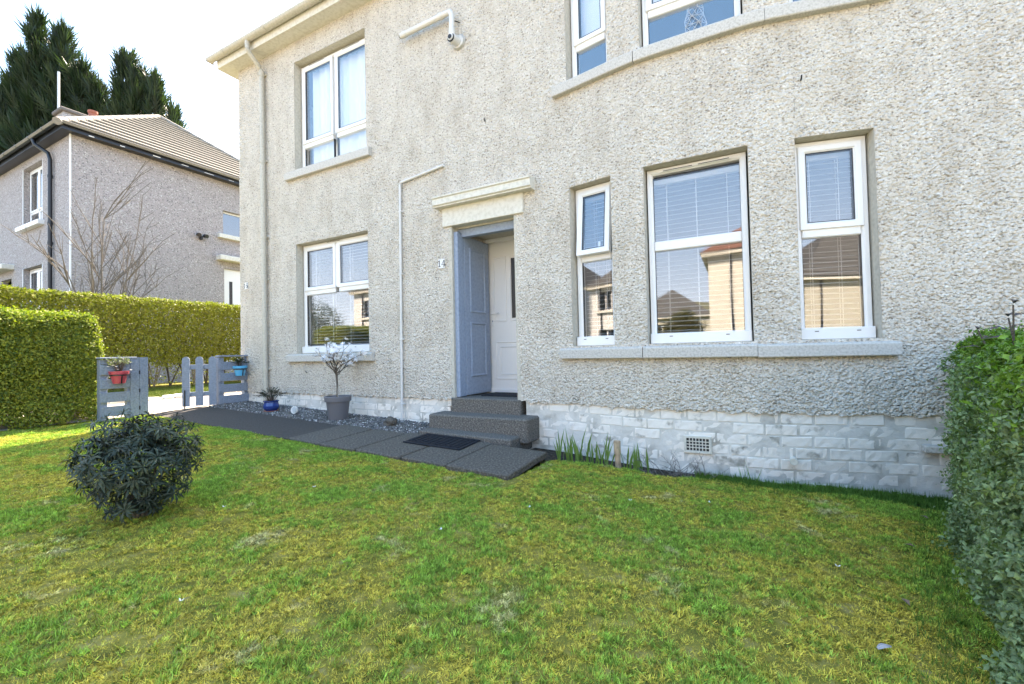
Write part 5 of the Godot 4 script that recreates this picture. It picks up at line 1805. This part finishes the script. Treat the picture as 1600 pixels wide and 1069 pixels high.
func lawn() -> void:
	var f1 := noise(FastNoiseLite.TYPE_SIMPLEX_SMOOTH, 0.55, 3, 11)
	var f2 := noise(FastNoiseLite.TYPE_SIMPLEX_SMOOTH, 2.6, 3, 12)
	var f3 := noise(FastNoiseLite.TYPE_SIMPLEX_SMOOTH, 14.0, 2, 13)
	var f4 := noise(FastNoiseLite.TYPE_SIMPLEX_SMOOTH, 24.0, 2, 14)
	# front edge of the lawn follows path, bed and wall
	var edge := func(x: float) -> float:
		if x < -1.64: return 1.31
		var e := 0.56 - 0.12 * smoothstep(-0.8, 0.4, x) + 0.03 * sin(x * 7.0)
		return e if x > -1.6 else lerpf(1.31, e, (x + 1.64) / 0.04)
	var hgt := func(x: float, z: float) -> float: return -0.53 - 0.0415 * clampf(x, -30.0, 30.0) + f1.get_noise_2d(x, z) * 0.012 + f2.get_noise_2d(x, z) * 0.008 + f3.get_noise_2d(x, z) * 0.005 - 0.004
	var mb := MB.new()
	var nxx := 75
	var nzz := 40
	for i in nxx:
		for j in nzz:
			var x0 := lerpf(-8.2, 2.2, float(i) / nxx)
			var x1 := lerpf(-8.2, 2.2, float(i + 1) / nxx)
			var a0: float = edge.call(x0)
			var a1: float = edge.call(x1)
			var t0 := float(j) / nzz
			var t1 := float(j + 1) / nzz
			var q := func(x: float, a: float, t: float) -> Vector3:
				var z := lerpf(a, 6.6, t * t)
				return Vector3(x, hgt.call(x, z), z)
			mb.quad(q.call(x0, a0, t1), q.call(x1, a1, t1), q.call(x1, a1, t0), q.call(x0, a0, t0))
	struct("lawn", mb, M.turf)
	# blades
	var tufts := []
	for v in 3:
		mb = MB.new()
		for k in 8:
			var b := Vector3(rnd(-0.009, 0.009), -0.003, rnd(-0.009, 0.009))
			var d := Vector3(rng.randfn() * 1.1, 1, rng.randfn() * 1.1).normalized()
			var h := rnd(0.012, 0.03)
			var s := Vector3(rnd(-1, 1), 0, rnd(-1, 1)).normalized() * rnd(0.0016, 0.003)
			var t := b + d * h
			mb.tri(b - s, b + s, t)
		tufts.append(mb.mesh())
	var xf := [[], [], []]
	var cs := [[], [], []]
	for k in 330000:
		var x := rnd(-7.9, 1.6)
		var z := rnd(0.3, 4.5)
		if z < edge.call(x) - 0.015: continue
		if x < -5.2 and z > 3.6: continue
		var p := 0.55 * f1.get_noise_2d(x * 1.3, z * 1.3) + 0.7 * f2.get_noise_2d(x, z) + 0.5 * f3.get_noise_2d(x, z) + rng.randfn() * 0.22
		var green := smoothstep(-0.12, 0.4, p + (0.3 if z < edge.call(x) + 0.35 else 0.0))
		var dry := smoothstep(0.42, 0.75, f2.get_noise_2d(x * 0.7 + 40.0, z * 0.7) + 0.3 * f3.get_noise_2d(x, z + 9.0))
		var b := (0.45 + 1.15 * pow(rng.randf(), 1.3)) * (1.0 + 0.5 * f4.get_noise_2d(x, z))
		var c := Color(0.54, 0.43, 0.065).lerp(Color(0.27, 0.39, 0.055), green).lerp(Color(0.60, 0.49, 0.24), dry * 0.8)
		var s := (0.75 + 0.5 * green) * rnd(0.75, 1.25)
		if dry > 0.5: s *= 0.75
		var i := k % 3
		xf[i].append(Transform3D(Basis(Vector3.UP, rnd(0, TAU)).scaled(Vector3(1, s, 1)), Vector3(x, hgt.call(x, z), z)))
		cs[i].append(Color(c.r * b, c.g * b, c.b * b))
	var lg := thing("lawn_grass", "short mossy green and yellow grass covering the lawn", "grass")
	lg.set_meta("kind", "stuff")
	for i in 3: scatter("blades", tufts[i], M.blade, xf[i], cs[i], lg)
	# grass strip beyond the gate
	var vx := []
	var vc := []
	for k in 16000:
		var x := rnd(-11.2, -9.05)
		var z := rnd(-2.5, 2.6)
		vx.append(Transform3D(Basis(Vector3.UP, rnd(0, TAU)).scaled(Vector3(1.4, rnd(1.2, 2.6), 1.4)), Vector3(x, lerpf(g(-12.5, 2) - 0.02, g(-9, 2) + 0.015, (x + 12.5) / 3.5), z)))
		var b := rnd(0.7, 1.3)
		vc.append(Color(0.11 * b, 0.14 * b, 0.025 * b))
	tag(scatter("verge_grass", tufts[0], M.blade, vx, vc, self), "grass strip beyond the edging stones past the gate", "grass")
	# longer weeds along the wall and the right hedge
	vx = []; vc = []
	for k in 2600:
		var x := rnd(-0.4, 1.25)
		var z := zf(x) + 0.16 + absf(rng.randfn()) * 0.12
		if k > 1900:
			var t := rng.randf()
			x = lerpf(1.1, 0.5, t) + rng.randfn() * 0.07; z = lerpf(0.3, 2.7, t)
		vx.append(Transform3D(Basis(Vector3.UP, rnd(0, TAU)).scaled(Vector3(1.6, rnd(1.5, 3.6), 1.6)), Vector3(x, hgt.call(x, z) - 0.01, z)))
		var b := rnd(0.6, 1.3)
		vc.append(Color(0.09 * b, 0.17 * b, 0.025 * b))
	tag(scatter("edge_weeds", tufts[1], M.blade, vx, vc, self), "longer rough grass along the foot of the bay and right hedge", "grass")

func small_things() -> void:
	# flat white garden spotlight on the gravel
	var L := thing("spot_lamp", "small white disc lamp stuck in the gravel by the blue pot", "lamp", Vector3(-5.51, g(-5.51, 0.37), 0.37))
	var mb := MB.new()
	mb.tube([Vector3(0, 0.062, -0.012), Vector3(0.006, 0.066, 0.014)], 0.05, 0.052, 20)
	part("head", mb, M.pvc_white, L)
	mb = MB.new()
	mb.tube([Vector3(0.0062, 0.0662, 0.0142), Vector3(0.0065, 0.0665, 0.017)], 0.04, 0.038, 20)
	part("lens", mb, mat(lin(0.45, 0.47, 0.48), 0.15), L)
	mb = MB.new()
	mb.tube([Vector3(0, -0.03, -0.01), Vector3(0, 0.05, -0.01)], 0.008)
	part("spike", mb, M.black, L)
	# rock
	mb = MB.new()
	var f := noise(FastNoiseLite.TYPE_SIMPLEX_SMOOTH, 0.9, 2, 3)
	var P := func(a: int, b: int) -> Vector3:
		var th := PI * a / 8.0
		var ph := TAU * b / 12.0
		var d := Vector3(sin(th) * cos(ph), cos(th), -sin(th) * sin(ph))
		return d * Vector3(0.085, 0.07, 0.07) * (1.0 + 0.35 * f.get_noise_3dv(d * 1.6))
	for a in 8:
		for b in 12: mb.qout(P.call(a, b), P.call(a + 1, b), P.call(a + 1, b + 1), P.call(a, b + 1), Vector3.ZERO)
	var r := single("rock", mb, M.slab, "lone grey rock on the gravel near the steps", "rock")
	r.position = Vector3(-3.82, g(-3.82, 0.31) + 0.04, 0.31)
	# petals and bits on the lawn
	var pm := MB.new()
	for k in 3:
		var a := TAU * k / 3.0 + 0.3
		pm.quad(Vector3.ZERO, Vector3(cos(a), 0.5, sin(a)) * 0.014, Vector3(cos(a + 0.5), 0.7, sin(a + 0.5)) * 0.022, Vector3(cos(a + 1.0), 0.4, sin(a + 1.0)) * 0.014)
	var pmesh := pm.mesh()
	for q in [[-1.25, 1.8, "white petal on the lawn below the last paving slab"], [-2.74, 2.22, "white petal on the lawn between the bush and the slabs"], [-2.01, 3.4, "white petal on the lawn nearest the lower left of the picture"], [-2.89, 2.75, "white petal on the lawn just right of the dark bush"], [-1.53, 2.35, "white petal in the middle of the lawn"], [-0.72, 1.35, "white petal on the lawn below the green shoots"], [0.35, 1.75, "white petal on the lawn nearest the feather"], [-0.25, 1.12, "white petal on the lawn below the air vent"]]:
		var o := put(numbered("fallen_petal"), pmesh, M.flower, self, Transform3D(Basis(Vector3.UP, rnd(0, TAU)).scaled(Vector3.ONE * 0.6), Vector3(q[0], -0.53 - 0.0415 * q[0] + 0.018, q[1])))
		tag(o, q[2], "petal", "white petals scattered on the lawn")
	mb = MB.new()
	var pts := []
	for k in 7:
		var t := k / 6.0
		pts.append([Vector3(t * 0.075, 0.012 + sin(t * PI) * 0.012, 0), sin(PI * (t * 0.85 + 0.1)) * 0.017])
	for k in 6:
		mb.quad(pts[k][0] - Vector3(0, 0.006, pts[k][1]), pts[k][0], pts[k + 1][0], pts[k + 1][0] - Vector3(0, 0.006, pts[k + 1][1]))
		mb.quad(pts[k][0], pts[k][0] + Vector3(0, -0.006, pts[k][1]), pts[k + 1][0] + Vector3(0, -0.006, pts[k + 1][1]), pts[k + 1][0])
	var fe := single("feather", mb, mat(lin(0.28, 0.28, 0.30), 0.8), "pale grey feather lying on the lawn near the right hedge", "feather")
	fe.position = Vector3(0.37, -0.53 - 0.0415 * 0.37 + 0.004, 2.37)
	fe.rotation.y = 0.6
	fe.scale = Vector3.ONE * 0.75
	# dead leaves under the right hedge
	var lm := leaf_mesh(0.05, 0.024, 0.3, 0.1)
	for q in [[0.55, 2.0, 0.3, "dry brown leaf just above the feather by the right hedge"], [0.75, 1.3, 1.2, "dry brown leaf halfway along the foot of the right hedge"], [0.95, 0.75, 0.7, "dry brown leaf near the wall end of the right hedge"]]:
		var o := put(numbered("dead_leaf"), lm, mat(lin(0.14 + 0.1 * q[2] / 4, 0.10 + 0.06 * q[2] / 4, 0.07), 0.85), self, Transform3D(Basis(Vector3.UP, q[2]) * Basis(Vector3.RIGHT, -1.4), Vector3(q[0], -0.53 - 0.0415 * q[0] + 0.02, q[1])))
		tag(o, q[3], "leaf", "dead leaves beside the right hedge")
